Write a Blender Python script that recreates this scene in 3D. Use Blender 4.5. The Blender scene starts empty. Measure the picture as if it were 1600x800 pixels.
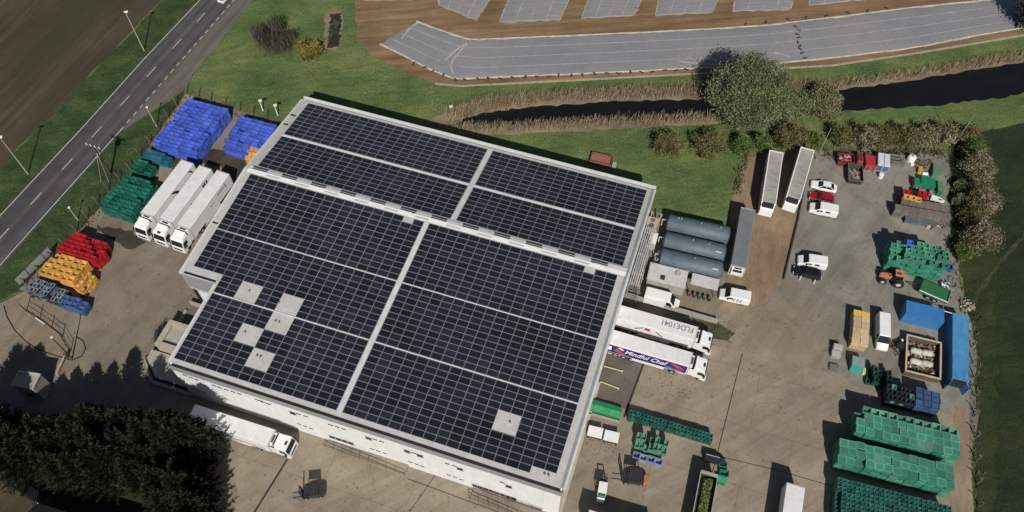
import bpy, math, random
from mathutils import Vector, Matrix
S = bpy.context.scene
C = S.collection
R = math.radians
# ---------------------------------------------------------------- camera
CAM_H, FPX = 124.0, 1330.0
PITCH = math.atan(2080.0 / FPX)          # angle of the view below the horizon
cp, sp = math.cos(PITCH), math.sin(PITCH)
def at(px, py, z=0.0):
    """where the photograph's pixel meets the level z (metres)"""
    a, b = (px - 800.0) / FPX, (400.0 - py) / FPX
    d = Vector((a, cp + b * sp, -sp + b * cp))
    t = (z - CAM_H) / d.z
    return Vector((d.x * t, d.y * t, z))
cam = bpy.data.objects.new('camera', bpy.data.cameras.new('camera'))
C.objects.link(cam)
cam.location = (0, 0, CAM_H)
cam.rotation_euler = (math.pi / 2 - PITCH, 0, 0)
cam.data.sensor_width = 36.0
cam.data.lens = 36.0 * FPX / 1600.0
cam.data.clip_start, cam.data.clip_end = 1.0, 2000.0
S.camera = cam
# ---------------------------------------------------------------- light
W = bpy.data.worlds.new('World'); S.world = W; W.use_nodes = True
nt = W.node_tree; bg = nt.nodes['Background']
sky = nt.nodes.new('ShaderNodeTexSky'); sky.sky_type = 'NISHITA'; sky.sun_disc = False
SUN_EL = R(42); SUN_AZ = R(174.5)           # azimuth of the sun, clockwise from +Y
sky.sun_elevation = SUN_EL; sky.sun_rotation = SUN_AZ
nt.links.new(sky.outputs[0], bg.inputs[0]); bg.inputs[1].default_value = 0.05
sl = bpy.data.lights.new('sun', 'SUN'); sl.energy = 5.0; sl.angle = R(0.5); sl.color = (1.0, 0.95, 0.88)
so = bpy.data.objects.new('sun', sl); C.objects.link(so)
sd = Vector((math.sin(SUN_AZ) * math.cos(SUN_EL), math.cos(SUN_AZ) * math.cos(SUN_EL), math.sin(SUN_EL)))
so.rotation_euler = sd.to_track_quat('Z', 'Y').to_euler(); so.location = sd * 200
V = S.view_settings
S.display_settings.display_device = 'sRGB'
V.view_transform = 'Standard'; V.look = 'None'; V.gamma = 1.0; V.exposure = -0.2; V.use_curve_mapping = False
S.cycles.max_bounces = 5; S.cycles.diffuse_bounces = 2; S.cycles.glossy_bounces = 3
S.cycles.use_denoising = True
# ---------------------------------------------------------------- materials
def srgb(r, g, b):
    f = lambda c: (c / 255 / 12.92) if c <= 10 else ((c / 255 + 0.055) / 1.055) ** 2.4
    return (f(r), f(g), f(b))
class NT:
    """small helper around a material's node tree"""
    def __init__(s, name):
        s.m = bpy.data.materials.new(name); s.m.use_nodes = True
        s.t = s.m.node_tree; s.b = s.t.nodes['Principled BSDF']
        s.tc = s.t.nodes.new('ShaderNodeTexCoord')
    def n(s, typ, **kw):
        o = s.t.nodes.new(typ)
        for k, v in kw.items():
            if k.startswith('i_'):
                k = k[2:]
                o.inputs[int(k) if k.isdigit() else k.replace('_', ' ')].default_value = v
            else: setattr(o, k, v)
        return o
    def l(s, a, b): s.t.links.new(a, b)
    def coord(s, scale=(1, 1, 1), rot=0.0, out='Object'):
        m0 = s.n('ShaderNodeMapping'); m0.inputs['Rotation'].default_value = (0, 0, rot); s.l(s.tc.outputs[out], m0.inputs[0])   # turn first, then stretch
        mp = s.n('ShaderNodeMapping'); mp.inputs['Scale'].default_value = scale; s.l(m0.outputs[0], mp.inputs[0]); return mp.outputs[0]
    def noise(s, scale, detail=4, rough=0.6, co=None, dist=0.0):
        o = s.n('ShaderNodeTexNoise'); o.inputs['Scale'].default_value = scale; o.inputs['Detail'].default_value = detail
        o.inputs['Roughness'].default_value = rough; o.inputs['Distortion'].default_value = dist
        s.l(co if co is not None else s.coord(), o.inputs['Vector']); return o.outputs['Fac']
    def ramp(s, fac, stops):
        o = s.n('ShaderNodeValToRGB'); e = o.color_ramp.elements
        while len(e) < len(stops): e.new(0.5)
        for q, (p, c) in zip(e, stops): q.position = p; q.color = (*c, 1)
        s.l(fac, o.inputs[0]); return o.outputs[0]
    def mix(s, fac, a, b, mode='MIX'):
        o = s.n('ShaderNodeMix', data_type='RGBA', blend_type=mode)
        for sock, v in ((o.inputs[0], fac), (o.inputs[6], a), (o.inputs[7], b)):
            if hasattr(v, 'default_value') or hasattr(v, 'is_linked'): s.l(v, sock)
            elif isinstance(v, (int, float)): sock.default_value = v
            else: sock.default_value = (*v, 1)
        return o.outputs[2]
    def color(s, sock): s.l(sock, s.b.inputs['Base Color'])
    def bump(s, h, strength=0.3, dist=0.05):
        o = s.n('ShaderNodeBump'); o.inputs['Strength'].default_value = strength; o.inputs['Distance'].default_value = dist
        s.l(h, o.inputs['Height']); s.l(o.outputs[0], s.b.inputs['Normal'])
def g3(v): return (v, v, v)
MATS = {}
def mat(name, col, rough=0.6, metal=0.0, var=0.25, scale=1.2, bump=0.0, objvar=0.0, spec=0.5, dirt=None):
    """painted / plastic / metal surface with a little wear: base colour modulated by noise, and per object"""
    if name in MATS: return MATS[name]
    k = NT(name)
    lo = tuple(c * (1 - var) for c in col); hi = tuple(min(1, c * (1 + var * 0.6)) for c in col)
    c = k.ramp(k.noise(scale, 5, 0.65), [(0.3, lo), (0.7, hi)])
    if dirt: c = k.mix(k.ramp(k.noise(scale * 0.6, 6, 0.7, dist=1.5), [(0.5, g3(0)), (0.75, g3(0.7))]), c, dirt)
    if objvar:
        oi = k.n('ShaderNodeObjectInfo')
        mr = k.n('ShaderNodeMapRange'); mr.inputs[3].default_value = 1 - objvar; mr.inputs[4].default_value = 1 + objvar * 0.6
        k.l(oi.outputs['Random'], mr.inputs[0])
        hs = k.n('ShaderNodeHueSaturation'); k.l(mr.outputs[0], hs.inputs['Value']); k.l(c, hs.inputs['Color']); c = hs.outputs[0]
    k.color(c)
    k.b.inputs['Roughness'].default_value = rough; k.b.inputs['Metallic'].default_value = metal
    k.b.inputs['Specular IOR Level'].default_value = spec
    if bump: k.bump(k.noise(scale * 8, 4, 0.6), bump, 0.03)
    MATS[name] = k.m; return k.m
# ---------------------------------------------------------------- mesh builder
class MB:
    def __init__(s): s.v, s.f, s.m, s.s = [], [], [], []
    def add(s, vs, fs, mi=0, smooth=False):
        b = len(s.v); s.v.extend([tuple(p) for p in vs])
        for f in fs: s.f.append([b + i for i in f]); s.m.append(mi); s.s.append(smooth)
        return s
    def box(s, x0, x1, y0, y1, z0, z1, mi=0, bottom=True):
        vs = [(x0, y0, z0), (x1, y0, z0), (x1, y1, z0), (x0, y1, z0), (x0, y0, z1), (x1, y0, z1), (x1, y1, z1), (x0, y1, z1)]
        fs = [(4, 5, 6, 7), (0, 1, 5, 4), (1, 2, 6, 5), (2, 3, 7, 6), (3, 0, 4, 7)]
        if bottom: fs.append((3, 2, 1, 0))
        return s.add(vs, fs, mi)
    def cbox(s, c, d, mi=0, rz=0.0):
        ca, sa = math.cos(rz), math.sin(rz); vs = []
        for z in (-.5, .5):
            for x, y in ((-.5, -.5), (.5, -.5), (.5, .5), (-.5, .5)):
                X, Y = x * d[0], y * d[1]
                vs.append((c[0] + X * ca - Y * sa, c[1] + X * sa + Y * ca, c[2] + z * d[2]))
        return s.add(vs, [(3, 2, 1, 0), (4, 5, 6, 7), (0, 1, 5, 4), (1, 2, 6, 5), (2, 3, 7, 6), (3, 0, 4, 7)], mi)
    def tube(s, p0, p1, r0, r1=None, n=8, mi=0, caps=True, smooth=True):
        r1 = r0 if r1 is None else r1
        p0, p1 = Vector(p0), Vector(p1); d = (p1 - p0)
        if d.length < 1e-6: return s
        q = d.to_track_quat('Z', 'Y'); vs = []
        for p, r in ((p0, r0), (p1, r1)):
            for i in range(n):
                a = 2 * math.pi * i / n; vs.append(p + q @ Vector((r * math.cos(a), r * math.sin(a), 0)))
        s.add(vs, [(i, (i + 1) % n, n + (i + 1) % n, n + i) for i in range(n)], mi, smooth)
        if caps: s.add(vs, [tuple(range(n - 1, -1, -1)), tuple(range(n, 2 * n))], mi)
        return s
    def path(s, pts, r, n=6, mi=0):
        for a, b in zip(pts, pts[1:]): s.tube(a, b, r, r, n, mi)
        return s
    def prism(s, poly, z0, z1, mi=0, mside=None):
        n = len(poly)
        if sum(poly[i][0] * poly[(i + 1) % n][1] - poly[(i + 1) % n][0] * poly[i][1] for i in range(n)) < 0: poly = poly[::-1]
        vs = [(p[0], p[1], z0) for p in poly] + [(p[0], p[1], z1) for p in poly]
        s.add(vs, [tuple(range(n, 2 * n)), tuple(range(n - 1, -1, -1))], mi)
        s.add(vs, [(i, (i + 1) % n, n + (i + 1) % n, n + i) for i in range(n)], mi if mside is None else mside)
        return s
    def sheet(s, poly, z, mi=0):
        n = len(poly)
        if sum(poly[i][0] * poly[(i + 1) % n][1] - poly[(i + 1) % n][0] * poly[i][1] for i in range(n)) < 0: poly = poly[::-1]
        return s.add([(p[0], p[1], z) for p in poly], [tuple(range(n))], mi)
    def loft(s, rings, mi=0, smooth=False, caps=True):
        n = len(rings[0]); vs = [p for r in rings for p in r]; fs = []
        for k in range(len(rings) - 1):
            for i in range(n):
                j = (i + 1) % n; fs.append((k * n + i, k * n + j, (k + 1) * n + j, (k + 1) * n + i))
        s.add(vs, fs, mi, smooth)
        if caps: s.add(vs, [tuple(range(n - 1, -1, -1)), tuple(range((len(rings) - 1) * n, len(rings) * n))], mi)
        return s
    def quad(s, a, b, c, d, mi=0): return s.add([a, b, c, d], [(0, 1, 2, 3)], mi)
    def mesh(s, name, mats):
        me = bpy.data.meshes.new(name); me.from_pydata(s.v, [], s.f)
        for m in (mats if isinstance(mats, (list, tuple)) else [mats]): me.materials.append(m)
        me.polygons.foreach_set('material_index', s.m); me.polygons.foreach_set('use_smooth', s.s)
        me.update(); return me
    def build(s, name, mats, parent=None, loc=None, rz=0.0, bevel=0.0):
        o = bpy.data.objects.new(name, s.mesh(name, mats)); C.objects.link(o)
        if parent is not None: o.parent = parent
        if loc is not None: o.location = loc
        o.rotation_euler[2] = rz
        if bevel:
            b = o.modifiers.new('bevel', 'BEVEL'); b.width = bevel; b.segments = 2; b.limit_method = 'ANGLE'
        return o
def tag(o, label=None, cat=None, group=None, kind=None):
    for k, v in (('label', label), ('category', cat), ('group', group), ('kind', kind)):
        if v: o[k] = v
    return o
def thing(name, label, cat, loc=(0, 0, 0), rz=0.0, group=None):
    o = bpy.data.objects.new(name, None); C.objects.link(o); o.empty_display_size = 0.3
    o.location = loc; o.rotation_euler = (0, 0, rz)
    return tag(o, label, cat, group)
KIDS = {}
def copy_tree(src, loc, rz, label=None, group=None, scale=None, kids=None):
    """copy of a thing with copies of its parts and sub-parts (mesh data shared)"""
    r = src.copy(); C.objects.link(r); r.location = loc; r.rotation_euler[2] = rz
    if label: r['label'] = label
    if group: r['group'] = group
    if scale: r.scale = scale
    for ch in list(src.children):
        c = ch.copy(); C.objects.link(c); c.parent = r
        for g in list(ch.children):
            d = g.copy(); C.objects.link(d); d.parent = c
    return r
def instance(name, me, loc, rz=0.0, label=None, cat=None, group=None, parent=None, scale=None):
    o = bpy.data.objects.new(name, me); C.objects.link(o); o.location = loc; o.rotation_euler = (0, 0, rz)
    if parent is not None: o.parent = parent
    if scale: o.scale = scale
    return tag(o, label, cat, group)
def P(*pts, z=0.0): return [at(x, y, z) for x, y in pts]
def rough_edge(poly, step=2.0, amp=0.4, seed=1):
    """the same outline with an irregular edge"""
    rn = random.Random(seed); out = []
    for i, a in enumerate(poly):
        b = poly[(i + 1) % len(poly)]; a2, b2 = Vector((a[0], a[1])), Vector((b[0], b[1])); d = b2 - a2
        n = max(1, int(d.length / step))
        for k in range(n):
            p = a2 + d * (k / n); nn = Vector((-d.y, d.x)).normalized() if d.length else Vector((0, 0))
            out.append(p + nn * rn.uniform(-amp, amp))
    return out
def off(p, rz, dx, dy): return Vector((p[0] + dx * math.cos(rz) - dy * math.sin(rz), p[1] + dx * math.sin(rz) + dy * math.cos(rz), 0))
YB = R(-18.3)                             # bearing of the hall's long side
# ================================================================ ground
def grass_mat(name, dark, mid, light, yellow=0.0, sc=0.12):
    k = NT(name)
    big = k.noise(sc, 6, 0.62); fine = k.noise(2.6, 6, 0.75)
    c = k.ramp(big, [(0.32, dark), (0.52, mid), (0.72, light)])
    c = k.mix(0.75, c, k.ramp(fine, [(0.3, g3(0.45)), (0.5, g3(1.0)), (0.7, g3(1.9))]), 'MULTIPLY')
    c = k.mix(0.6, c, k.ramp(k.noise(0.7, 5, 0.7, k.coord((1, .25, 1), R(80)), 1.0), [(0.35, (.62, .7, .6)), (0.65, (1.35, 1.25, 1.2))]), 'MULTIPLY')
    if yellow: c = k.mix(k.ramp(k.noise(1.1, 3, 0.8), [(0.66, g3(0)), (0.74, g3(yellow))]), c, (0.17, 0.15, 0.03))
    k.color(c); k.b.inputs['Roughness'].default_value = 0.9; k.b.inputs['Specular IOR Level'].default_value = 0.15
    k.bump(k.noise(3.0, 6, 0.8), 0.9, 0.25); return k.m
M_grass = grass_mat('meadow_grass', (0.062, 0.102, 0.039), (0.114, 0.156, 0.057), (0.19, 0.205, 0.08), 0.55, 0.09)
M_verge = grass_mat('verge_grass', (0.028, 0.046, 0.019), (0.048, 0.074, 0.028), (0.085, 0.11, 0.043), 0.15, 0.25)
M_crop = grass_mat('dark_crop', (0.016, 0.026, 0.013), (0.024, 0.036, 0.017), (0.037, 0.048, 0.023), 0.0, 0.12)
M_strip = grass_mat('field_margin', (0.022, 0.034, 0.014), (0.034, 0.048, 0.019), (0.05, 0.062, 0.026), 0.1, 0.2)
M_strip2 = grass_mat('worn_grass', (0.04, 0.045, 0.024), (0.058, 0.062, 0.034), (0.085, 0.085, 0.05), 0.0, 0.4)
M_weeds = grass_mat('weeds', (0.05, 0.055, 0.025), (0.08, 0.08, 0.04), (0.12, 0.11, 0.06), 0.1, 0.5)
def soil_mat(name, dark, light, rot, line=0.35, sc=(1, 0.05, 1), tint=None):
    k = NT(name)
    co = k.coord(sc, rot)
    streak = k.noise(0.9, 5, 0.6, co); big = k.noise(0.07, 5, 0.6); fine = k.noise(3.5, 6, 0.75)
    c = k.ramp(big, [(0.3, dark), (0.7, light)])
    c = k.mix(line, c, k.ramp(streak, [(0.3, g3(0.45)), (0.5, g3(1)), (0.7, g3(1.7))]), 'MULTIPLY')
    c = k.mix(0.5, c, k.ramp(fine, [(0.3, g3(0.6)), (0.7, g3(1.4))]), 'MULTIPLY')
    if tint: c = k.mix(k.ramp(k.noise(0.05, 4, 0.6, k.coord((1, 0.3, 1), rot)), [(0.45, g3(0)), (0.6, g3(0.75))]), c, tint)
    k.color(c); k.b.inputs['Roughness'].default_value = 0.95; k.b.inputs['Specular IOR Level'].default_value = 0.1
    k.bump(k.noise(1.6, 6, 0.8, k.coord((1, 0.4, 1), rot)), 0.7, 0.2); return k.m
M_field = soil_mat('field_soil', (0.056, 0.042, 0.029), (0.096, 0.072, 0.046), R(23), 0.5, tint=(0.046, 0.047, 0.028))
M_soil = soil_mat('bare_soil', (0.15, 0.093, 0.052), (0.25, 0.165, 0.095), R(84), 0.5, (1, 0.06, 1))
M_dirt = soil_mat('yard_dirt', (0.185, 0.128, 0.082), (0.31, 0.228, 0.155), R(15), 0.3, (1, 0.3, 1))
M_path = soil_mat('dirt_path', (0.19, 0.142, 0.102), (0.28, 0.215, 0.158), R(14), 0.3, (1, 0.2, 1))
def concrete_mat(name, a, b, rot=YB, slab=(7.5, 5.5), joint=0.75, stain=0.6, track=R(60), arcs=(), tint=()):
    k = NT(name)
    c = k.ramp(k.noise(0.16, 6, 0.65, dist=0.6), [(0.3, a), (0.7, b)])
    c = k.mix(0.45, c, k.ramp(k.noise(2.2, 6, 0.7), [(0.3, g3(0.72)), (0.7, g3(1.25))]), 'MULTIPLY')
    tr = k.noise(0.55, 5, 0.65, k.coord((1, 0.06, 1), track), 0.8)
    c = k.mix(0.4, c, k.ramp(tr, [(0.36, g3(0.66)), (0.5, g3(1)), (0.68, g3(1.18))]), 'MULTIPLY')
    pt = k.noise(0.05, 2, .4); c = k.mix(0.5, c, k.ramp(pt, [(0.42, (.86, .84, .82)), (0.58, (1.16, 1.13, 1.08))]), 'MULTIPLY')
    c = k.mix(k.ramp(k.noise(0.45, 6, 0.75, dist=1.2), [(0.6, g3(0)), (0.78, g3(stain))]), c, tuple(q * 0.42 for q in a))
    if joint:
        br = k.n('ShaderNodeTexBrick', offset=0.5, squash=1.0)
        br.inputs['Scale'].default_value = 1.0; br.inputs['Brick Width'].default_value = slab[0]; br.inputs['Row Height'].default_value = slab[1]
        br.inputs['Mortar Size'].default_value = 0.045; br.inputs['Mortar Smooth'].default_value = 0.3
        br.inputs['Color1'].default_value = (1, 1, 1, 1); br.inputs['Color2'].default_value = (0.80, 0.79, 0.78, 1); br.inputs['Mortar'].default_value = (0.35, 0.33, 0.31, 1)
        wob = k.n('ShaderNodeMix', data_type='VECTOR'); wob.inputs[0].default_value = 0.05
        no = k.n('ShaderNodeTexNoise'); no.inputs['Scale'].default_value = 0.5; k.l(k.coord(), no.inputs['Vector'])
        k.l(k.coord((1, 1, 1), -rot), wob.inputs[4]); k.l(no.outputs['Color'], wob.inputs[5])
        k.l(k.coord((1, 1, 1), -rot), br.inputs['Vector'])
        c = k.mix(joint, c, br.outputs['Color'], 'MULTIPLY')
    for (cx, cy, rad, col) in tint:
        ds = k.n('ShaderNodeVectorMath', operation='DISTANCE'); k.l(k.coord(), ds.inputs[0]); ds.inputs[1].default_value = (cx, cy, 0)
        dv = k.n('ShaderNodeMath', operation='DIVIDE'); k.l(ds.outputs['Value'], dv.inputs[0]); dv.inputs[1].default_value = rad
        ad = k.n('ShaderNodeMath', operation='MULTIPLY_ADD'); k.l(k.noise(.18, 6, .7, dist=1.0), ad.inputs[0]); ad.inputs[1].default_value = 1.6; k.l(dv.outputs[0], ad.inputs[2])
        c = k.mix(k.ramp(ad.outputs[0], [(.95, g3(.85)), (1.0, g3(.8))]) if False else k.ramp(k.mix(1.0, ad.outputs[0], g3(.5), 'MULTIPLY'), [(.55, g3(.8)), (.95, g3(0))]), c, k.mix(1.0, c, col, 'MULTIPLY'))
    for (cx, cy, rad) in arcs:
        ds = k.n('ShaderNodeVectorMath', operation='DISTANCE'); k.l(k.coord(), ds.inputs[0]); ds.inputs[1].default_value = (cx, cy, 0)
        n1 = k.n('ShaderNodeTexNoise', noise_dimensions='1D'); n1.inputs['Scale'].default_value = 2.2; n1.inputs['Detail'].default_value = 3; k.l(ds.outputs['Value'], n1.inputs['W'])
        dv = k.n('ShaderNodeMath', operation='DIVIDE'); k.l(ds.outputs['Value'], dv.inputs[0]); dv.inputs[1].default_value = rad
        ad = k.n('ShaderNodeMath', operation='MULTIPLY_ADD'); k.l(k.noise(.25, 4, .6), ad.inputs[0]); ad.inputs[1].default_value = 1.1; k.l(dv.outputs[0], ad.inputs[2])
        msk = k.mix(1.0, k.mix(1.0, k.ramp(ad.outputs[0], [(.75, g3(1)), (1.35, g3(0))]), k.ramp(k.noise(.16, 5, .65), [(.46, g3(0)), (.6, g3(1))]), 'MULTIPLY'), k.ramp(ad.outputs[0], [(.55, g3(0)), (.85, g3(1))]), 'MULTIPLY')
        c = k.mix(msk, c, k.mix(1.0, c, k.ramp(n1.outputs['Fac'], [(.35, g3(.76)), (.5, g3(1.0)), (.62, g3(1.2))]), 'MULTIPLY'))
    vo = k.n('ShaderNodeTexVoronoi'); vo.inputs['Scale'].default_value = .55; k.l(k.coord(), vo.inputs['Vector'])
    c = k.mix(k.ramp(vo.outputs['Distance'], [(.05, g3(.65)), (.16, g3(0))]), c, tuple(q * .5 for q in a))
    k.color(c); k.b.inputs['Roughness'].default_value = 0.88; k.b.inputs['Specular IOR Level'].default_value = 0.25
    k.bump(k.noise(6, 5, 0.7), 0.25, 0.03); return k.m
M_conc = concrete_mat('yard_concrete', (0.222, 0.182, 0.138), (0.325, 0.274, 0.214), slab=(13, 9.5), joint=.55, arcs=((*at(1205, 665)[:2], 13), (*at(620, 960)[:2], 22)))
M_shade_stain = concrete_mat('shaded_stained_concrete', (0.03, 0.025, 0.02), (0.075, 0.062, 0.05), joint=0.2, stain=0.7)  # dark ground with cast shade mixed into its colour
M_concL = concrete_mat('old_yard_concrete', (0.165, 0.138, 0.106), (0.25, 0.214, 0.17), joint=0.3, slab=(11, 12), track=R(35), arcs=((*at(20, 430)[:2], 34), (*at(360, 500)[:2], 17)))
M_gravel = concrete_mat('yard_gravel', (0.162, 0.152, 0.132), (0.255, 0.238, 0.208), joint=0.0, stain=0.45, track=R(40), arcs=((*at(1330, 440)[:2], 16), (*at(1150, 620)[:2], 17)), tint=((*at(1200, 520)[:2], 14, (1.25, 1.05, .84)), (*at(1290, 330)[:2], 12, (.9, .94, .93))))
M_dconc = concrete_mat('dark_concrete', (0.105, 0.092, 0.078), (0.165, 0.145, 0.122), joint=0.3, stain=0.5)
def asphalt_mat():
    k = NT('asphalt')
    c = k.ramp(k.noise(0.3, 5, 0.6), [(0.3, (0.052, 0.050, 0.053)), (0.7, (0.080, 0.076, 0.077))])
    tr = k.noise(0.9, 3, 0.5, k.coord((1, 0.012, 1), R(23)))
    c = k.mix(0.8, c, k.ramp(tr, [(0.35, g3(0.7)), (0.5, g3(1)), (0.65, g3(1.5))]), 'MULTIPLY')
    c = k.mix(0.5, c, k.ramp(k.noise(9, 3, 0.7), [(0.3, g3(0.7)), (0.7, g3(1.3))]), 'MULTIPLY')
    k.color(c); k.b.inputs['Roughness'].default_value = 0.85; k.bump(k.noise(20, 3, 0.7), 0.2, 0.02); return k.m
M_asph = asphalt_mat()
M_layby = soil_mat('layby_asphalt', (0.105, 0.098, 0.088), (0.155, 0.143, 0.126), R(23), 0.4, (1, 0.06, 1))
M_line = mat('road_paint', (0.5, 0.5, 0.46), 0.7, var=0.3, scale=3)
def ground(name, poly, z, m, rough=None, seed=1):
    if rough: poly = rough_edge(poly, rough[0], rough[1], seed)
    return tag(MB().sheet(poly, z).build(name, m), kind='structure')
o = MB().sheet([(-420, -160), (420, -160), (420, 520), (-420, 520)], 0).build('ground', M_grass); tag(o, kind='structure')
# ploughed field beyond the road, verge, crop to the right
ground('field', P((-420, 700), (-90, 362), (0, 262), (62, 198), (160, 98), (252, 3), (330, -80), (300, -260), (-700, -260)), .02, M_field, (2.5, .5), 2)
ground('grass_verge', P((-200, 560), (-90, 362), (0, 262), (62, 198), (160, 98), (252, 3), (300, -50), (360, -50), (300, 20), (120, 210), (0, 338), (-120, 465)), .01, M_verge, (3, .3), 3)
ground('roadside_grass', P((15, 400), (190, 205), (290, 140), (282, 155), (205, 275), (100, 385), (42, 450), (0, 470), (-60, 500)), .012, M_verge, (3, .3), 4)
ground('crop_field', P((1548, 205), (1700, 175), (1750, 420), (1900, 900), (1556, 900), (1556, 600), (1556, 470), (1552, 300)), .02, M_crop, (2, .5), 5)
ground('field_margin', P((1495, 215), (1556, 200), (1560, 300), (1562, 470), (1562, 900), (1525, 900), (1522, 650), (1515, 520), (1500, 420), (1488, 300)), .012, M_strip, (2, .4), 6)
ground('field_track', P((1600, 362), (1604, 368), (1560, 420), (1535, 455), (1522, 480), (1516, 474), (1530, 448), (1556, 412)), .035, M_strip2, (1.2, .25), 7)
# road
rl = P((-120, 464), (0, 335), (129, 197.5), (225, 91), (311, 0), (372, -64))
rr = P((450, -64), (398, -4), (352, 55), (302, 116), (294, 136), (232, 178), (205, 200), (190, 206), (12, 407), (-90, 520))
lay = P((205, 196), (188, 205), (366, 0), (425, -66), (450, -64), (398, -4), (352, 55), (302, 116), (294, 136), (232, 178))
ground('road', rl + rr, .03, M_asph)
ground('layby', lay, .045, M_layby, (2, .15), 9)
def strip(mb, pts, w, z, dash=None, mi=0):
    """a painted line along points, or dashes (length, gap)"""
    pts = [Vector((p[0], p[1])) for p in pts]; acc = 0.0
    for a, b in zip(pts, pts[1:]):
        d = b - a; L = d.length; d.normalize(); n = Vector((-d.y, d.x)) * w / 2
        if dash is None: segs = [(0, L)]
        else:
            segs, t = [], -acc
            while t < L:
                s0, s1 = max(0, t), min(L, t + dash[0])
                if s1 > s0: segs.append((s0, s1))
                t += dash[0] + dash[1]
            acc = (L + acc) % (dash[0] + dash[1])
        for s0, s1 in segs:
            p, q = a + d * s0, a + d * s1
            mb.add([(*(p - n), z), (*(q - n), z), (*(q + n), z), (*(p + n), z)], [(0, 1, 2, 3)], mi)
mb = MB()
strip(mb, P((-118, 466), (0.5, 337), (130.5, 198), (226.5, 91), (312.5, 0), (373, -64)), .16, .052)
strip(mb, P((-60, 483), (13, 400), (190, 202)), .16, .056)
tag(mb.build('road_edge_lines', M_line), kind='structure')
mb = MB(); a, b = at(-75, 455), at(420, -87)
strip(mb, [at(5, 367) - (at(306, 37) - at(5, 367)).normalized() * 1.5, at(340, -1)], .15, .052, (3.0, 5.6))
tag(mb.build('road_centre_line', M_line), kind='structure')
mb = MB(); strip(mb, P((188, 204), (366, 0), (390, -28)), .17, .06, (1.05, 1.0))
tag(mb.build('layby_line', M_line), kind='structure')
# the yard
yard = P((286, 152), (452, 196), (640, 300), (1000, 420), (1120, 480), (1120, 540), (1320, 590), (1528, 640), (1500, 900), (250, 900), (330, 800), (180, 770), (60, 730), (-140, 720), (-140, 520), (0, 476), (44, 452), (104, 385), (205, 278))
ground('concrete_yard', yard, .02, M_concL, (3, .2), 11)
ground('front_yard', P((300, 640), (520, 640), (700, 640), (880, 700), (925, 640), (940, 540), (1112, 538), (1314, 586), (1330, 600), (1490, 650), (1490, 900), (330, 900), (372, 770), (352, 700)), .035, M_conc, (4, .15), 12)
ground('dock_apron', P((975, 462), (1122, 502), (1112, 540), (1060, 560), (1003, 568), (978, 640), (900, 620), (940, 480)), .05, M_dconc, (3, .1), 13)
ground('gravel_yard', P((1246, 236), (1480, 240), (1496, 330), (1500, 440), (1524, 540), (1524, 662), (1316, 606), (1112, 558), (1120, 480), (1170, 430), (1238, 330)), .03, M_gravel, (2, .3), 14)
ground('dirt_yard', P((1163, 246), (1252, 232), (1262, 262), (1246, 345), (1224, 440), (1180, 480), (1125, 490), (1132, 440), (1140, 330), (1148, 300)), .042, M_dirt, (1.5, .25), 15)
mb = MB(); strip(mb, P((1006, 566), (975, 652)), .35, .066); strip(mb, P((449, 718), (398, 800), (360, 862)), .3, .066); strip(mb, P((690, 728), (640, 800)), .1, .066); strip(mb, P((637, 748), (880, 838)), .1, .066); strip(mb, P((1160, 552), (1118, 720), (1096, 800)), .12, .066); strip(mb, P((1118, 712), (1215, 735), (1300, 760)), .1, .066)
tag(mb.build('drain_channel', mat('drain_dark', (.03, .027, .025), .9)), kind='structure')
ground('shaded_stained_yard', P((250, 232), (300, 232), (345, 236), (400, 236), (410, 250), (366, 300), (345, 262), (300, 250), (278, 266), (258, 256)), .03, M_shade_stain, (1.2, .4), 51)  # lorry shadows and darker ground, both put into this patch's colour
ground('shaded_stained_yard', P((150, 352), (205, 362), (230, 380), (200, 392), (165, 372)), .03, M_shade_stain, (1.0, .4), 52)  # cast shadow of the red crate stack, painted on the ground
ground('dirt_path', P((1494, 632), (1514, 640), (1528, 900), (1480, 900), (1486, 700)), .048, M_path, (1.5, .2), 16)
ground('fence_path', P((290, 147), (436, 190), (430, 196), (303, 153), (292, 158), (213, 275), (112, 392), (48, 456), (30, 452), (102, 384), (205, 270)), .046, M_path, (1.5, .2), 17)
ground('entrance_soil', P((8, 478), (45, 456), (60, 478), (98, 520), (106, 540), (92, 558), (60, 550), (25, 520)), .05, M_path, (1.5, .2), 18)
ground('weed_patch', P((1090, 500), (1122, 504), (1146, 520), (1138, 535), (1112, 530)), .055, M_weeds, (1, .4), 19)
ground('bank_soil', P((0, 735), (60, 742), (90, 760), (70, 800), (60, 880), (-120, 880), (-120, 735)), .03, M_field, (1.5, .3), 20)  # darker field soil here, the bank's partial shade put into its colour
# bare soil with the covered beds, cream track below it
ground('bare_soil', P((552, -200), (556, 30), (558, 62), (580, 86), (632, 112), (684, 131), (720, 134), (900, 124), (1100, 113), (1300, 101), (1430, 82), (1600, 54), (1800, 20), (1800, -200)), .02, M_soil, (2, .25), 21)
M_track = mat('pale_track', (0.36, 0.31, 0.22), 0.9, var=0.3, scale=1.5)
mb = MB(); strip(mb, P((680, 131), (720, 134.5), (900, 125.5), (1100, 114.5), (1300, 102.5), (1430, 83.5), (1600, 55.5), (1800, 22)), .55, .04)
tag(mb.build('field_path', M_track), kind='structure')
ground('shaded_garden', P((50, 742), (180, 760), (330, 780), (340, 900), (50, 900)), .034, M_crop, (1.5, .3), 61)  # dark crop colour carries the shade of house and conifers
ground('shaded_undergrowth', P((1484, 255), (1512, 250), (1545, 280), (1545, 385), (1515, 415), (1486, 400), (1482, 330)), .05, M_strip, (1.2, .4), 62)  # undergrowth and hedge shade, both painted into the dark ground
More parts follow.
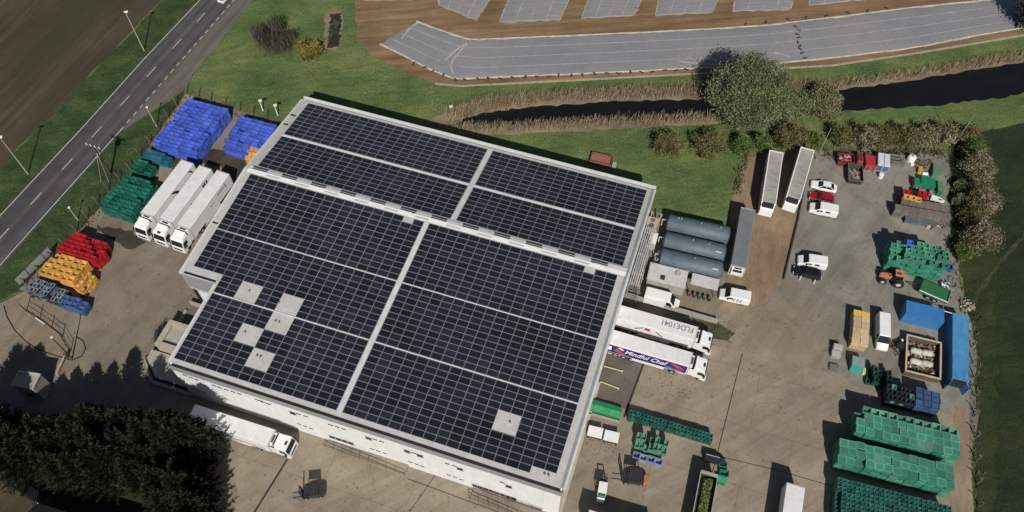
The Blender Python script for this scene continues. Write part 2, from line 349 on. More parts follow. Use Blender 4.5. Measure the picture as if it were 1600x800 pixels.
# ditch water
k = NT('ditch_water'); k.color(k.ramp(k.noise(0.2), [(0.3, (0.006, 0.006, 0.007)), (0.7, (0.010, 0.010, 0.011))]))
k.b.inputs['Roughness'].default_value = 0.12; k.b.inputs['Specular IOR Level'].default_value = 0.5; k.bump(k.noise(2.5), 0.12, 0.02)
ground('ditch_water', P((700, 197), (745, 178), (800, 171), (850, 166), (960, 159), (1110, 155), (1240, 145), (1320, 140), (1420, 126), (1500, 113), (1600, 98), (1760, 72), (1760, 128), (1600, 146), (1560, 154), (1450, 166), (1320, 173), (1190, 180), (1100, 183), (930, 190), (800, 196), (740, 203)), .03, k.m, (1.2, .3), 22)
M_mud = soil_mat('ditch_bank', (0.15, 0.115, 0.075), (0.30, 0.235, 0.155), R(-80), 0.3, (1, 0.2, 1))
ground('ditch_bank', P((668, 192), (700, 172), (760, 152), (850, 146), (1000, 138), (1110, 132), (1210, 130), (1300, 136), (1400, 122), (1500, 104), (1600, 84), (1760, 58), (1760, 80), (1600, 104), (1500, 118), (1320, 142), (1240, 148), (1110, 158), (960, 162), (850, 168), (745, 182), (700, 198)), .022, M_mud, (1.2, .3), 23)
ground('ditch_bank', P((690, 200), (745, 200), (930, 189), (1100, 182), (1190, 179), (1196, 186), (1110, 194), (930, 204), (770, 211), (720, 210)), .024, M_mud, (1.2, .3), 24)
# reeds
M_reed = [mat('dry_reed', (0.29, 0.21, 0.115), 0.9, var=0.4, scale=0.8), mat('pale_reed', (0.37, 0.30, 0.20), 0.9, var=0.3, scale=0.8), mat('brown_reed', (0.17, 0.12, 0.065), 0.9, var=0.3, scale=0.8)]
def reeds(name, top, bot, dens, h, seed, label):
    rn = random.Random(seed); mb = MB(); T, B = P(*top), P(*bot)
    for i in range(len(T) - 1):
        L = (T[i + 1] - T[i]).length; wd = ((T[i] - B[i]).length + (T[i + 1] - B[i + 1]).length) / 2
        for _ in range(int(L * wd * dens)):
            u, v = rn.random(), rn.random()
            p = (T[i] * (1 - u) + T[i + 1] * u) * (1 - v) + (B[i] * (1 - u) + B[i + 1] * u) * v
            p = p + Vector((rn.uniform(-.3, .3), rn.uniform(-.5, .5), 0))
            a = rn.uniform(0, 6.28); hh = h * rn.uniform(.45, 1.25); w = rn.uniform(.025, .06)
            tip = p + Vector((rn.gauss(.2, .25), rn.gauss(0.1, .25), hh)); e = Vector((math.cos(a) * w, math.sin(a) * w, 0))
            mb.add([p - e, p + e, tip + e * .5, tip - e * .5], [(0, 1, 2, 3)], rn.choice((0, 0, 1, 1, 2)))
    return tag(mb.build(name, M_reed), label, 'reeds', kind='stuff')
reeds('reeds', [(690, 176), (760, 153), (850, 146), (1000, 138), (1110, 133)], [(700, 192), (760, 176), (850, 162), (1000, 154), (1110, 152)], 24, 1.4, 31, 'tan dry reeds along the far ditch bank west of the willow')
reeds('reeds', [(1210, 128), (1300, 132), (1400, 118), (1500, 100), (1600, 82), (1720, 64)], [(1210, 140), (1300, 140), (1400, 124), (1500, 110), (1600, 95), (1720, 76)], 24, 1.4, 32, 'pinkish dry reeds along the far ditch bank east of the willow')
reeds('reeds', [(700, 195), (760, 196), (930, 186), (1100, 180), (1190, 177)], [(720, 206), (770, 208), (930, 200), (1100, 191), (1190, 183)], 24, 1.2, 33, 'pale dry reeds along the near ditch bank')
# pit in the meadow, its inside drawn as a flat dark sheet
ground('pit_bank', P((508, 22), (526, 14), (536, 22), (532, 74), (524, 80), (505, 76)), .02, M_mud, (.5, .35), 25)
ground('pit_inside', P((517, 22), (533, 20), (530, 74), (512, 75)), .04, mat('pit_floor', (.020, .017, .014), .95), (.4, .3), 26)
# ================================================================ the hall and its solar arrays
HO = Vector((-50.06, 53.44, 0)); EU = Vector((math.cos(YB), math.sin(YB), 0)); EV = Vector((-math.sin(YB), math.cos(YB), 0))
RV = 36.0
ZS, ZR, ZN, VN = 11.0, 11.3, 7.5, 56.7; VT = 56.0        # south eave, ridge, north eave
def zr(v): return ZS + (ZR - ZS) * v / RV if v <= RV else ZR + (ZN - ZR) * (v - RV) / (VN - RV)
def uv_at(px, py):
    """roof coordinates of a pixel"""
    z = ZS
    for _ in range(6):
        p = at(px, py, z) - HO; v = p.dot(EV); z = zr(v)
    return p.dot(EU), v
def wall_at(px, py, vp=0.0):
    g = at(px, py, 0); o = Vector((0, 0, CAM_H)); d = g - o
    t = (vp - (o - HO).dot(EV)) / d.dot(EV); p = o + d * t
    return (p - HO).dot(EU), p.z
M_wall = NT('white_cladding')
wv = M_wall.n('ShaderNodeTexWave', wave_type='BANDS', bands_direction='X'); wv.inputs['Scale'].default_value = 1.6
M_wall.l(M_wall.coord(), wv.inputs['Vector'])
M_wall.color(M_wall.mix(0.6, M_wall.ramp(M_wall.noise(0.5, 5, .7), [(0.3, (0.70, 0.71, 0.71)), (0.7, (0.80, 0.81, 0.81))]), M_wall.ramp(M_wall.noise(1.2, 6, .7, M_wall.coord((1, 1, .12))), [(.35, g3(.82)), (.6, g3(1))]), 'MULTIPLY'))
M_wall.b.inputs['Roughness'].default_value = .5; M_wall.bump(wv.outputs['Fac'], .15, .03); M_wall = M_wall.m
k = NT('roof_sheeting')
wv = k.n('ShaderNodeTexWave', wave_type='BANDS', bands_direction='X'); wv.inputs['Scale'].default_value = 1.0; k.l(k.coord(), wv.inputs['Vector'])
c = k.ramp(k.noise(.35, 6, .7), [(.3, (.47, .465, .45)), (.7, (.58, .575, .56))])
c = k.mix(.5, c, k.ramp(k.noise(1.5, 6, .75, dist=1), [(.35, (.66, .64, .6)), (.6, (1, 1, 1))]), 'MULTIPLY')
k.color(c); k.b.inputs['Roughness'].default_value = .55; k.bump(wv.outputs['Fac'], .3, .04); M_roof = k.m
M_white = mat('white_trim', (.74, .74, .72), .5, var=.1, scale=.8)
M_fascia = mat('grey_fascia', (.27, .28, .285), .5, var=.12, scale=.8)
M_gutter = mat('dark_gutter', (.012, .012, .013), .7)
M_glass = mat('dark_glazing', (.012, .014, .018), .12, var=.3)
M_louvre = mat('dark_louvre', (.035, .037, .04), .5)
M_grey = mat('grey_steel', (.22, .225, .22), .5, .4, var=.3, scale=2)
M_lgrey = mat('light_grey', (.42, .42, .41), .6, var=.2, scale=1.5)
M_pale = mat('pale_flashing', (.60, .61, .60), .5, var=.15, scale=.8)
M_dark = mat('dark_void', (.01, .01, .011), .8)
M_black = mat('black_rubber', (.012, .012, .012), .8)
M_rust = mat('rusty_steel', (.13, .06, .03), .85, var=.4, scale=2)
M_beige = mat('beige_render', (.40, .35, .27), .85, var=.2, scale=1)
M_concp = mat('pale_concrete', (.34, .32, .28), .85, var=.25, scale=1)
hall = thing('warehouse', 'huge white clad warehouse with a roof full of dark solar panels', 'warehouse', HO, YB)
U0, U1, UW, VK = 0.0, 59.7, -6.2, 14.35
# walls: outline of the plan, one mesh per face
def wall(u0, v0, u1, v1, z0, z1a, z1b, name='wall', m=M_wall, th=.25):
    d = Vector((u1 - u0, v1 - v0)); L = d.length; a = math.atan2(d.y, d.x); mb = MB()
    mb.add([(0, 0, z0), (L, 0, z0), (L, 0, z1b), (0, 0, z1a), (0, th, z0), (L, th, z0), (L, th, z1b), (0, th, z1a)],
           [(0, 1, 2, 3), (5, 4, 7, 6), (1, 5, 6, 2), (4, 0, 3, 7), (3, 2, 6, 7)])
    return mb.build(name, m, hall, (u0, v0, 0), a)
wS = wall(U0, 0, U1, 0, 0, 10.0, 10.0)
wall(U1, 0.26, U1, RV, 0, 10.85, 11.05); wall(U1, RV, U1, VT, 0, 11.05, 7.3)
wall(U1 - .26, VT, UW, VT, 0, 7.3, 7.3)
wall(UW, VT - .26, UW, RV, 0, 7.3, 11.05); wall(UW, RV, UW, VK, 6.8, 11.05, 10.9)
wall(UW + .26, VK, U0, VK, 6.8, 10.9, 10.9)
wall(U0, VK - .02, U0, .26, 0, 10.9, 10.85)
wall(UW + .1, RV, UW + .1, VK + .6, 0, 6.5, 6.5); wall(UW + .4, VK + .58, U0, VK + .58, 0, 6.5, 6.5)
MB().box(UW, U0, VK, RV, 6.55, 6.8).build('soffit', M_fascia, hall)
MB().box(UW - .05, UW + .42, VK + .3, VK + .59, 0, 6.5).build('shaded_corner_strip', M_dark, hall)  # dark strip stands for the shaded edge of the west wall
# roof sheets
mb = MB(); E = .15
for (a, b, v0, v1) in ((U0 - E, U1 + E, .55, VK), (UW - E, U1 + E, VK, RV), (UW - E, U1 + E, RV, VT)):
    z0, z1 = zr(v0), zr(v1)
    mb.add([(a, v0, z0), (b, v0, z0), (b, v1, z1), (a, v1, z1), (a, v0, z0 - .3), (b, v0, z0 - .3), (b, v1, z1 - .3), (a, v1, z1 - .3)],
           [(0, 1, 2, 3), (7, 6, 5, 4), (0, 4, 5, 1), (1, 5, 6, 2), (2, 6, 7, 3), (3, 7, 4, 0)])
roof = mb.build('roof', M_roof, hall)
# gutters and copings
MB().box(U0 - .1, U1 + .1, .06, .53, 10.3, 10.72).build('gutter', M_gutter, hall)
MB().box(U0 - .12, U1 + .12, -.03, .05, 9.35, 10.8).build('fascia', M_fascia, hall)
MB().box(UW - .12, U0 - .35, VK - .05, VK - .02, 7.1, 10.98).build('fascia', M_fascia, hall)
MB().box(UW + .4, U0 - .3, VK + .15, VK + .5, 11.13, 11.17).build('gutter', M_gutter, hall)
MB().box(UW + .3, U1 - .1, VT + .02, VT + .35, ZN - .45, ZN - .2).build('gutter', M_gutter, hall)
MB().box(UW - .1, U1 + .3, VT + .36, VT + .62, ZN - .7, ZN + .45).build('parapet', M_pale, hall)
for u, va, vb in ((U1 + .2, .5, RV), (U1 + .2, RV, VT), (UW - .3, VK, RV), (UW - .3, RV, VT), (U0 - .3, .5, VK - .1)):   # edge flashings along the gables
    za, zb = zr(va), zr(vb)
    MB().add([(u - .1, va, za - .4), (u + .25, va, za - .4), (u + .25, vb, zb - .4), (u - .1, vb, zb - .4), (u - .1, va, za + .08), (u + .25, va, za + .08), (u + .25, vb, zb + .08), (u - .1, vb, zb + .08)],
           [(3, 2, 1, 0), (4, 5, 6, 7), (0, 1, 5, 4), (1, 2, 6, 5), (2, 3, 7, 6), (3, 0, 4, 7)]).build('edge_flashing', M_pale, hall)
MB().add([(U1 - .35, .6, zr(.6) + .012), (U1 + .05, .6, zr(.6) + .012), (U1 + .05, RV, zr(RV) + .012), (U1 - .35, RV, zr(RV) + .012)], [(0, 1, 2, 3)]).build('side_gutter', M_fascia, hall)
MB().add([(U1 - .35, RV, zr(RV) + .012), (U1 + .05, RV, zr(RV) + .012), (U1 + .05, VT, zr(VT) + .012), (U1 - .35, VT, zr(VT) + .012)], [(0, 1, 2, 3)]).build('side_gutter', M_fascia, hall)
MB().box(U1 + .02, U1 + .45, -.3, 22, 0, .35).build('plinth', M_beige, hall)
for v, ua, ub in ((24.3, UW - .05, -5.3), (VN - 5.6, UW - .05, -5.2), (48.4, UW + .1, -5.3)):
    MB().box(ua, ub, v, v + .3, zr(v) + .01, zr(v) + .05).build('roof_seam', M_gutter, hall)
# ridge strip with its vents and rooflights
zz = lambda v, h: zr(v) + h
mb = MB(); mb.add([(UW + .4, 35.25, zz(35.25, .16)), (U1 - .2, 35.25, zz(35.25, .16)), (U1 - .2, 36, zz(36, .22)), (UW + .4, 36, zz(36, .22)), (UW + .4, 36.9, zz(36.9, .16)), (U1 - .2, 36.9, zz(36.9, .16))], [(0, 1, 2, 3), (3, 2, 5, 4)])
mb.build('ridge_flashing', M_white, hall)
M_rlt = mat('rooflight_sheet', (.47, .48, .485), .4, var=.12)
ua, _ = uv_at(450, 282); ub, _ = uv_at(503, 295.5)
pv = 5.35
u = ua - pv
while u < 57:
    if u > -5:
        v1 = MB()
        for q in (36.15, 36.5): v1.box(u - 1.35, u + 1.35, q, q + .17, 11.26, 11.52)
        v1.build('roof_vent', M_louvre, hall)
    if -4 < u + pv / 2 < 57:
        MB().box(u + pv / 2 - 1.2, u + pv / 2 + 1.2, 35.45, 36.55, 11.3, 11.5).build('rooflight', M_rlt, hall)
    u += pv
# trays between the arrays
for (ua_, ub_, va, vb) in ((26.3, 27.1, 1.0, 35.2), (30.0, 30.85, 37.1, 55.6)):
    za, zb = zr(va), zr(vb)
    MB().add([(ua_, va, za + .05), (ub_, va, za + .05), (ub_, vb, zb + .05), (ua_, vb, zb + .05), (ua_, va, za + .17), (ub_, va, za + .17), (ub_, vb, zb + .17), (ua_, vb, zb + .17)],
        [(4, 5, 6, 7), (0, 1, 5, 4), (1, 2, 6, 5), (2, 3, 7, 6), (3, 0, 4, 7)]).build('cable_tray', M_pale, hall)
v = 45.42
MB().add([(-4.9, v, zr(v) + .12), (58.6, v, zr(v) + .12), (58.6, v + .5, zr(v + .5) + .12), (-4.9, v + .5, zr(v + .5) + .12)], [(0, 1, 2, 3)]).build('walkway', M_white, hall)
for v in (12.72, 23.37):
    MB().add([(0.4, v, zr(v) + .12), (58.4, v, zr(v) + .12), (58.4, v + .16, zr(v) + .12), (.4, v + .16, zr(v) + .12)], [(0, 1, 2, 3)]).build('walkway', M_white, hall)
# little pipes on the bare patches of roof
def vent_pipe(u, v, n=1, h=.3):
    mb = MB()
    for i in range(n):
        x = u + i * .55; z = zr(v); mb.tube((x, v, z), (x, v, z + h), .09, n=8); mb.tube((x, v, z + h), (x, v, z + h + .12), .16, .05, 8)
    mb.build('vent_pipe', M_grey, hall)
for px, py, n in ((390, 456, 1), (436, 474, 1), (431, 503, 2), (383, 520, 1), (402, 557, 2), (797, 661, 1), (851, 742, 2), (646, 335, 1), (927, 412, 1)):
    vent_pipe(*uv_at(px, py), n)
# windows, slots and doors of the south wall
def slot(px, py, w, h, name='louvre_slot', m=M_louvre, frame=None):
    u, z = wall_at(px, py)
    o = MB().box(u - w / 2, u + w / 2, -.04, -.005, z - h / 2, z + h / 2).build(name, m, hall)
    if frame:
        f = MB(); t = .1
        f.box(u - w / 2 - t, u + w / 2 + t, -.07, -.004, z + h / 2, z + h / 2 + t); f.box(u - w / 2 - t, u + w / 2 + t, -.07, -.004, z - h / 2 - t, z - h / 2)
        for q in range(frame + 1): x = u - w / 2 + w * q / frame; f.box(x - t / 2, x + t / 2, -.065, -.045, z - h / 2, z + h / 2)
        f.build('window_frame', M_lgrey, o)
Z2 = lambda x, y: (220 + x / 6.667, 520 + y / 6.667)
Z6 = lambda x, y: (400 + x / 4, 600 + y / 4)
for q in ((460, 442), (522, 465), (580, 486)): slot(*Z2(*q), .72, .34)
for q in ((765, 548), (820, 570), (888, 592), (960, 614), (1026, 634)): slot(*Z2(*q), .72, .34)
for q in ((1210, 697), (1270, 720), (1335, 742)): slot(*Z2(*q), .72, .34)
for q in ((545, 578), (605, 600), (660, 620)): slot(*Z2(*q), .68, .28)
for q in ((30, 105), (75, 123), (265, 187), (310, 201), (465, 255), (508, 268), (547, 281), (742, 346), (785, 359), (985, 431), (1195, 497), (1240, 511), (1540, 615)): slot(*Z6(*q), .74, .34)
for q in ((270, 250), (307, 264), (345, 278), (725, 406), (765, 419), (806, 433), (965, 487), (1003, 501), (1040, 515), (1205, 569), (1245, 582), (1283, 597)): slot(*Z6(*q), .68, .28)
for q in ((230, 181), (704, 338), (945, 420), (1025, 447), (1275, 530), (1580, 640)): slot(*Z6(*q), .95, 1.1, 'window', M_glass, 1)
for q, w in (((535, 350), 4.0), ((1420, 650), 3.4), ((1558, 697), 3.4)): slot(*Z6(*q), w, 1.1, 'window', M_glass, 4)
for q, w in (((160, 238), .8),): slot(*Z6(*q), w, 1.4, 'floodlight_bracket', M_lgrey)
# ---------------------------------------------------------------- solar panels
k = NT('solar_cell')
br = k.n('ShaderNodeTexBrick', offset=0.0); br.inputs['Scale'].default_value = 1.0; br.inputs['Brick Width'].default_value = .166; br.inputs['Row Height'].default_value = .164
br.inputs['Mortar Size'].default_value = .006; br.inputs['Color1'].default_value = (.015, .017, .026, 1); br.inputs['Color2'].default_value = (.0125, .0145, .022, 1); br.inputs['Mortar'].default_value = (.04, .042, .05, 1)
k.l(k.coord(), br.inputs['Vector'])
oi = k.n('ShaderNodeObjectInfo'); hs = k.n('ShaderNodeHueSaturation'); mr = k.n('ShaderNodeMapRange'); mr.inputs[3].default_value = .72; mr.inputs[4].default_value = 1.3
ge = k.n('ShaderNodeNewGeometry'); m1 = k.n('ShaderNodeMath', operation='ADD'); k.l(oi.outputs['Random'], m1.inputs[0]); k.l(ge.outputs['Random Per Island'], m1.inputs[1])
m2 = k.n('ShaderNodeMath', operation='FRACT'); k.l(m1.outputs[0], m2.inputs[0]); k.l(m2.outputs[0], mr.inputs[0]); k.l(mr.outputs[0], hs.inputs['Value']); k.l(br.outputs['Color'], hs.inputs['Color'])
big = k.n('ShaderNodeTexNoise'); big.inputs['Scale'].default_value = .07; big.inputs['Detail'].default_value = 3; k.l(ge.outputs['Position'], big.inputs['Vector'])
k.color(k.mix(1.0, hs.outputs[0], k.ramp(big.outputs['Fac'], [(.35, (.78, .78, .76)), (.65, (1.2, 1.2, 1.25))]), 'MULTIPLY'))
k.l(k.ramp(k.noise(.9, 4, .7), [(.3, g3(.14)), (.7, g3(.34))]), k.b.inputs['Roughness']); k.b.inputs['Specular IOR Level'].default_value = .45; M_cell = k.m
M_alu = mat('panel_frame', (.34, .35, .375), .45, .3, var=.25, scale=.3)
PW, PH, PCX, PCY = 1.702, 1.018, 1.733, 1.045
def panel_mb(mb, x, y, z):
    a, b, t = PW / 2, PH / 2, .035
    mb.box(x - a, x + a, y - b, y - b + t, z, z + .05, 1, False); mb.box(x - a, x + a, y + b - t, y + b, z, z + .05, 1, False)
    mb.box(x - a, x - a + t, y - b + t, y + b - t, z, z + .05, 1, False); mb.box(x + a - t, x + a, y - b + t, y + b - t, z, z + .05, 1, False)
    mb.add([(x - a + t, y - b + t, z + .04), (x + a - t, y - b + t, z + .04), (x + a - t, y + b - t, z + .04), (x - a + t, y + b - t, z + .04)], [(0, 1, 2, 3)], 0)
    return mb
PANEL = panel_mb(MB(), 0, 0, 0).mesh('solar_panel', [M_cell, M_alu])
RT = random.Random(61)
def array(label, u0, ncol, v0, nrow, skip=(), rails=True):
    sl_ = math.atan((ZR - ZS) / RV) if v0 < RV else math.atan((ZN - ZR) / (VN - RV))
    base = HO + EU * u0 + EV * v0; base.z = zr(v0) + .1
    t = thing('solar_array', label, 'solar panels', base, YB, 'solar arrays on the warehouse roof'); t.rotation_euler = (sl_, 0, YB)
    mb = MB()
    for r in range(nrow):
        q = 0
        while q < ncol:
            if (q, r) in skip: q += 1; continue
            e = q
            while e < ncol and (e, r) not in skip: e += 1
            for f in (.25, .75): mb.box(q * PCX + .05, e * PCX - .05, r * PCY + f - .02, r * PCY + f + .02, -.09, -.005)
            q = e
    if rails: mb.build('mounting_rails', M_alu, t)
    n = 0; rest = MB()
    for r in range(nrow):
        for q in range(ncol):
            if (q, r) in skip: continue
            x, y = (q + .5) * PCX, (r + .5) * PCY; n += 1
            if n <= 99: instance('solar_panel', PANEL, (x, y, 0), parent=t).rotation_euler = (RT.gauss(0, .004), RT.gauss(0, .004), 0)
            else: panel_mb(rest, x, y, 0)
    if rest.v:
        o = rest.build('solar_panel', [M_cell, M_alu], t); o['kind'] = 'stuff'
    return t
SA = 'dark solar array on the warehouse roof, '
sk1 = {(6, r) for r in (8, 9, 10)} | {(7, r) for r in (8, 9, 10)} | {(4, r) for r in (5, 6, 7)} | {(5, r) for r in (5, 6, 7)} | {(6, r) for r in (2, 3, 4)} | {(7, r) for r in (2, 3, 4)}
array(SA + 'beside the front eave with three bare patches', .25, 15, 1.15, 11, sk1)
sk2 = {(q, r) for q in (0, 1, 2) for r in (0, 1, 2)} | {(q, r) for q in (5, 6) for r in (0, 1, 2)} | {(q, r) for q in (9, 10) for r in (0, 1, 2)}
array(SA + 'stepped corner over the overhang, two bare patches', .25 - 3 * PCX, 18, 12.92, 10, sk2)
array(SA + 'left half, just below the ridge strip', .25 - 3 * PCX, 18, 23.57, 11, {(16, 10)})
sk4 = {(q, r) for q in (12, 13) for r in (4, 5, 6)} | {(16, 0), (17, 0)}
array(SA + 'right front corner with one bare patch', 27.15, 18, 1.15, 11, sk4)
array(SA + 'right half, middle band without bare patches', 27.15, 18, 12.92, 10)
array(SA + 'right half, just below the ridge strip', 27.15, 18, 23.57, 11, {(15, 10)})
array(SA + 'behind the ridge strip, left of the tray', -4.75, 20, 37.1, 8)
array(SA + 'along the back eave, left of the tray', -4.75, 20, 46.0, 9)
array(SA + 'behind the ridge strip, right of the tray', 30.95, 16, 37.1, 8)
array(SA + 'along the back eave, right of the tray', 30.95, 16, 46.0, 9)
# ---------------------------------------------------------------- on the ground along the hall
def railing(mb, p, q, z, h=1.0, step=1.5):
    p, q = Vector(p), Vector(q); d = q - p; n = max(1, round(d.length / step))
    for i in range(n + 1):
        s = p + d * i / n; mb.tube((s.x, s.y, z), (s.x, s.y, z + h), .05, n=6)
    for f in (.5, 1.0): mb.tube((p.x, p.y, z + h * f), (q.x, q.y, z + h * f), .05, n=6)
M_rail = mat('galvanised_rail', (.15, .125, .095), .5, .3)
for (lab, a, b, w) in (('concrete access ramp with galvanised handrails, before the middle of the front wall', (508, 700), (632, 745), 1.9), ('concrete access ramp with handrails under the last front windows', (733, 782), (840, 822), 1.9)):
    A, B = at(*a), at(*b); d = (B - A); L = d.length; rz = math.atan2(d.y, d.x)
    t = thing('access_ramp', lab, 'ramp', A, rz, 'ramps along the front wall')
    MB().add([(0, 0, 0), (L, 0, 0), (L, w, 0), (0, w, 0), (0, 0, .3), (L, 0, .9), (L, w, .9), (0, w, .3)], [(4, 5, 6, 7), (0, 1, 5, 4), (1, 2, 6, 5), (2, 3, 7, 6), (3, 0, 4, 7)]).build('ramp_slab', M_conc, t)
    for y in (.06, w - .06):
        m2 = MB(); railing(m2, (0, y, 0), (L, y, 0), .6); m2.build('handrail', M_rail, t)
# loading dock on the west side: porch, platform, bay
def hall_at(u, v, z=0.0): p = HO + EU * u + EV * v; p.z = z; return p
t = thing('loading_porch', 'cream parapet porch with a sunken roof against the warehouse side', 'porch', hall_at(-4.3, 7.3), YB)
MB().box(-4.2, 4.2, -2.3, 2.3, 0, 2.3).build('porch_body', M_beige, t)
MB().box(-3.4, 4.2, -1.6, 1.6, 2.3, 2.34).build('porch_roof', M_concp, t)
mb = MB(); mb.box(-4.25, 4.2, 1.6, 2.35, 2.2, 3.0); mb.box(-4.25, -3.4, -1.6, 1.6, 2.2, 3.0); mb.box(-4.25, 4.2, -2.35, -1.6, 2.2, 3.0); mb.build('parapet', M_beige, t)
t = thing('loading_platform', 'grey loading platform with a black bumper strip at the front corner of the warehouse', 'loading dock', hall_at(-5, 2.5), YB)
MB().prism([(-4.6, 2.2), (-4.6, .6), (-1.6, -1.9), (4.9, -1.9), (4.9, 2.2)], 0, 1.0).build('platform', M_concp, t)
mb = MB()
for (a, b, o_) in (((-4.9, .75), (-1.75, -2.0), .12), ((-1.75, -2.0), (4.9, -2.0), .12)):
    d = Vector((b[0] - a[0], b[1] - a[1])); mb.cbox(((a[0] + b[0]) / 2, (a[1] + b[1]) / 2, .62), (d.length, .45, .5), 0, math.atan2(d.y, d.x))
mb.build('bumper', M_dark, t)
mb = MB()
for (a, b) in (((-5.3, .9), (-2.0, -2.5)), ((-2.0, -2.5), (4.9, -2.5))):
    d = Vector((b[0] - a[0], b[1] - a[1])); mb.cbox(((a[0] + b[0]) / 2, (a[1] + b[1]) / 2, .2), (d.length, .5, .4), 0, math.atan2(d.y, d.x))
mb.build('kerb', M_beige, t)
t = thing('loading_bay', 'open loading bay between the porch and the overhang, shade painted into its floor', 'loading bay', hall_at(-5, 12.2), YB)
MB().box(-3.2, 4.9, -2.4, 2.0, .03, .09).build('shaded_bay_floor', M_dconc, t)  # shade lying in the bay is put into the dark floor colour
mb = MB(); mb.box(-3.3, 4.9, 2.0, 2.25, 0, 1.2); mb.box(-3.6, -3.2, -2.4, .8, 0, .5); mb.build('low_wall', M_concp, t)
# ================================================================ vehicles (local x = forward, origin on the ground)
M_wpaint = mat('white_paint', (.76, .76, .75), .35, var=.06, scale=.7, dirt=(.55, .53, .48))
M_wdirty = mat('grimy_white', (.52, .51, .47), .6, var=.2, scale=.5, dirt=(.3, .28, .25))
M_tyre = mat('tyre', (.014, .014, .014), .85)
M_rim = mat('wheel_rim', (.5, .5, .5), .4, .4)
M_chass = mat('chassis', (.03, .03, .032), .6)
M_red = mat('red_paint', (.30, .012, .015), .3)
M_blk = mat('black_paint', (.012, .013, .016), .25)
M_lamp = mat('headlamp', (.75, .76, .78), .15)
M_tail = mat('tail_lamp', (.35, .02, .015), .3)
def wheel_mb(r, w):
    mb = MB(); mb.tube((0, -w / 2, 0), (0, w / 2, 0), r, r, 20, 0)
    for s in (-1, 1): mb.tube((0, s * (w / 2 - .01), 0), (0, s * (w / 2 + .015), 0), r * .6, r * .5, 14, 1)
    return mb
WHEELS = {}
def wheel(t, x, y, r=.5, w=.3, name='wheel'):
    key = (r, w)
    if key not in WHEELS: WHEELS[key] = wheel_mb(r, w).mesh('wheel', [M_tyre, M_rim])
    return instance(name, WHEELS[key], (x, y, r), parent=t)
def cab(t, body=M_wpaint, roofwin=True, cx=0.0):
    """tractor cab, back wall at x=cx, 2.2 m long; 3.75 m high with its deflector"""
    mb = MB(); w = 1.24
    prof = [(0, .95), (0, 3.35), (.35, 3.55), (1.35, 3.5), (1.75, 3.15), (2.1, 2.0), (2.2, 1.6), (2.22, .5), (1.9, .38), (1.4, .55), (1.35, .95)]
    L = [(cx + x, -w * (.94 if z > 3.2 else 1), z) for x, z in prof]; Rr = [(cx + x, w * (.94 if z > 3.2 else 1), z) for x, z in prof]
    n = len(prof); mb.add(L + Rr, [tuple(range(n)), tuple(range(2 * n - 1, n - 1, -1))] + [(i, n + i, n + (i + 1) % n, (i + 1) % n) for i in range(n)])
    c = mb.build('cab', body, t, bevel=.06)
    MB().add([(cx + 1.80, -1.1, 3.06), (cx + 1.80, 1.1, 3.06), (cx + 2.115, 1.14, 2.0), (cx + 2.115, -1.14, 2.0), (cx + 1.76, -1.1, 3.06), (cx + 1.76, 1.1, 3.06), (cx + 2.07, 1.14, 2.0), (cx + 2.07, -1.14, 2.0)], [(0, 3, 2, 1), (4, 5, 6, 7), (0, 1, 5, 4), (1, 2, 6, 5), (2, 3, 7, 6), (3, 0, 4, 7)]).build('windscreen', M_glass, c)
    for s in (-1, 1): 
        MB().add([(cx + .75, s * 1.25, 2.9), (cx + 1.6, s * 1.25, 2.9), (cx + 1.85, s * 1.25, 2.05), (cx + .75, s * 1.25, 2.05)], [(0, 1, 2, 3) if s < 0 else (3, 2, 1, 0)]).build('side_window', M_glass, c)
        m = MB(); m.box(cx + 1.75, cx + 1.95, s * 1.5 - .1, s * 1.5 + .1, 1.9, 2.75); m.tube((cx + 1.75, s * 1.2, 2.7), (cx + 1.85, s * 1.5, 2.7), .03, n=5); m.build('mirror', M_chass, c)
        MB().box(cx + 2.2, cx + 2.25, s * .95 - .22, s * .95 + .22, .75, .95).build('headlamp', M_lamp, c)
    MB().box(cx + 2.2, cx + 2.24, -.85, .85, 1.0, 1.5).build('grille', M_chass, c)
    m = MB(); m.add([(cx + .05, -1.05, 3.45), (cx + .05, 1.05, 3.45), (cx + 1.2, .95, 3.5), (cx + 1.2, -.95, 3.5), (cx + .05, -1.0, 3.95), (cx + .05, 1.0, 3.95)], [(3, 2, 5, 4), (0, 3, 4), (2, 1, 5), (1, 0, 4, 5)]); m.build('wind_deflector', body, c)
    if roofwin: MB().box(cx + 1.28, cx + 1.62, -.3, .3, 3.44, 3.56).build('roof_hatch', M_chass, c)
    for s in (-1, 1): MB().box(cx - .75, cx + .02, s * 1.2 - .03, s * 1.2 + .03, 1.2, 3.2).build('side_deflector', body, c)
    return c
k = NT('trailer_roof'); wv = k.n('ShaderNodeTexWave', wave_type='BANDS', bands_direction='X'); wv.inputs['Scale'].default_value = .42; k.l(k.coord(), wv.inputs['Vector'])
c = k.mix(.5, k.ramp(k.noise(.6, 6, .7), [(.3, (.68, .68, .67)), (.7, (.78, .78, .77))]), k.ramp(k.noise(.9, 6, .75, k.coord((2.5, .5, 1)), 1), [(.4, (1, 1, 1)), (.75, (.66, .64, .6))]), 'MULTIPLY')
c = k.mix(.12, c, k.ramp(wv.outputs['Fac'], [(.0, g3(.72)), (.12, g3(1))]), 'MULTIPLY'); k.color(c); k.b.inputs['Roughness'].default_value = .5; k.bump(wv.outputs['Fac'], .08, .02); M_troof = k.m
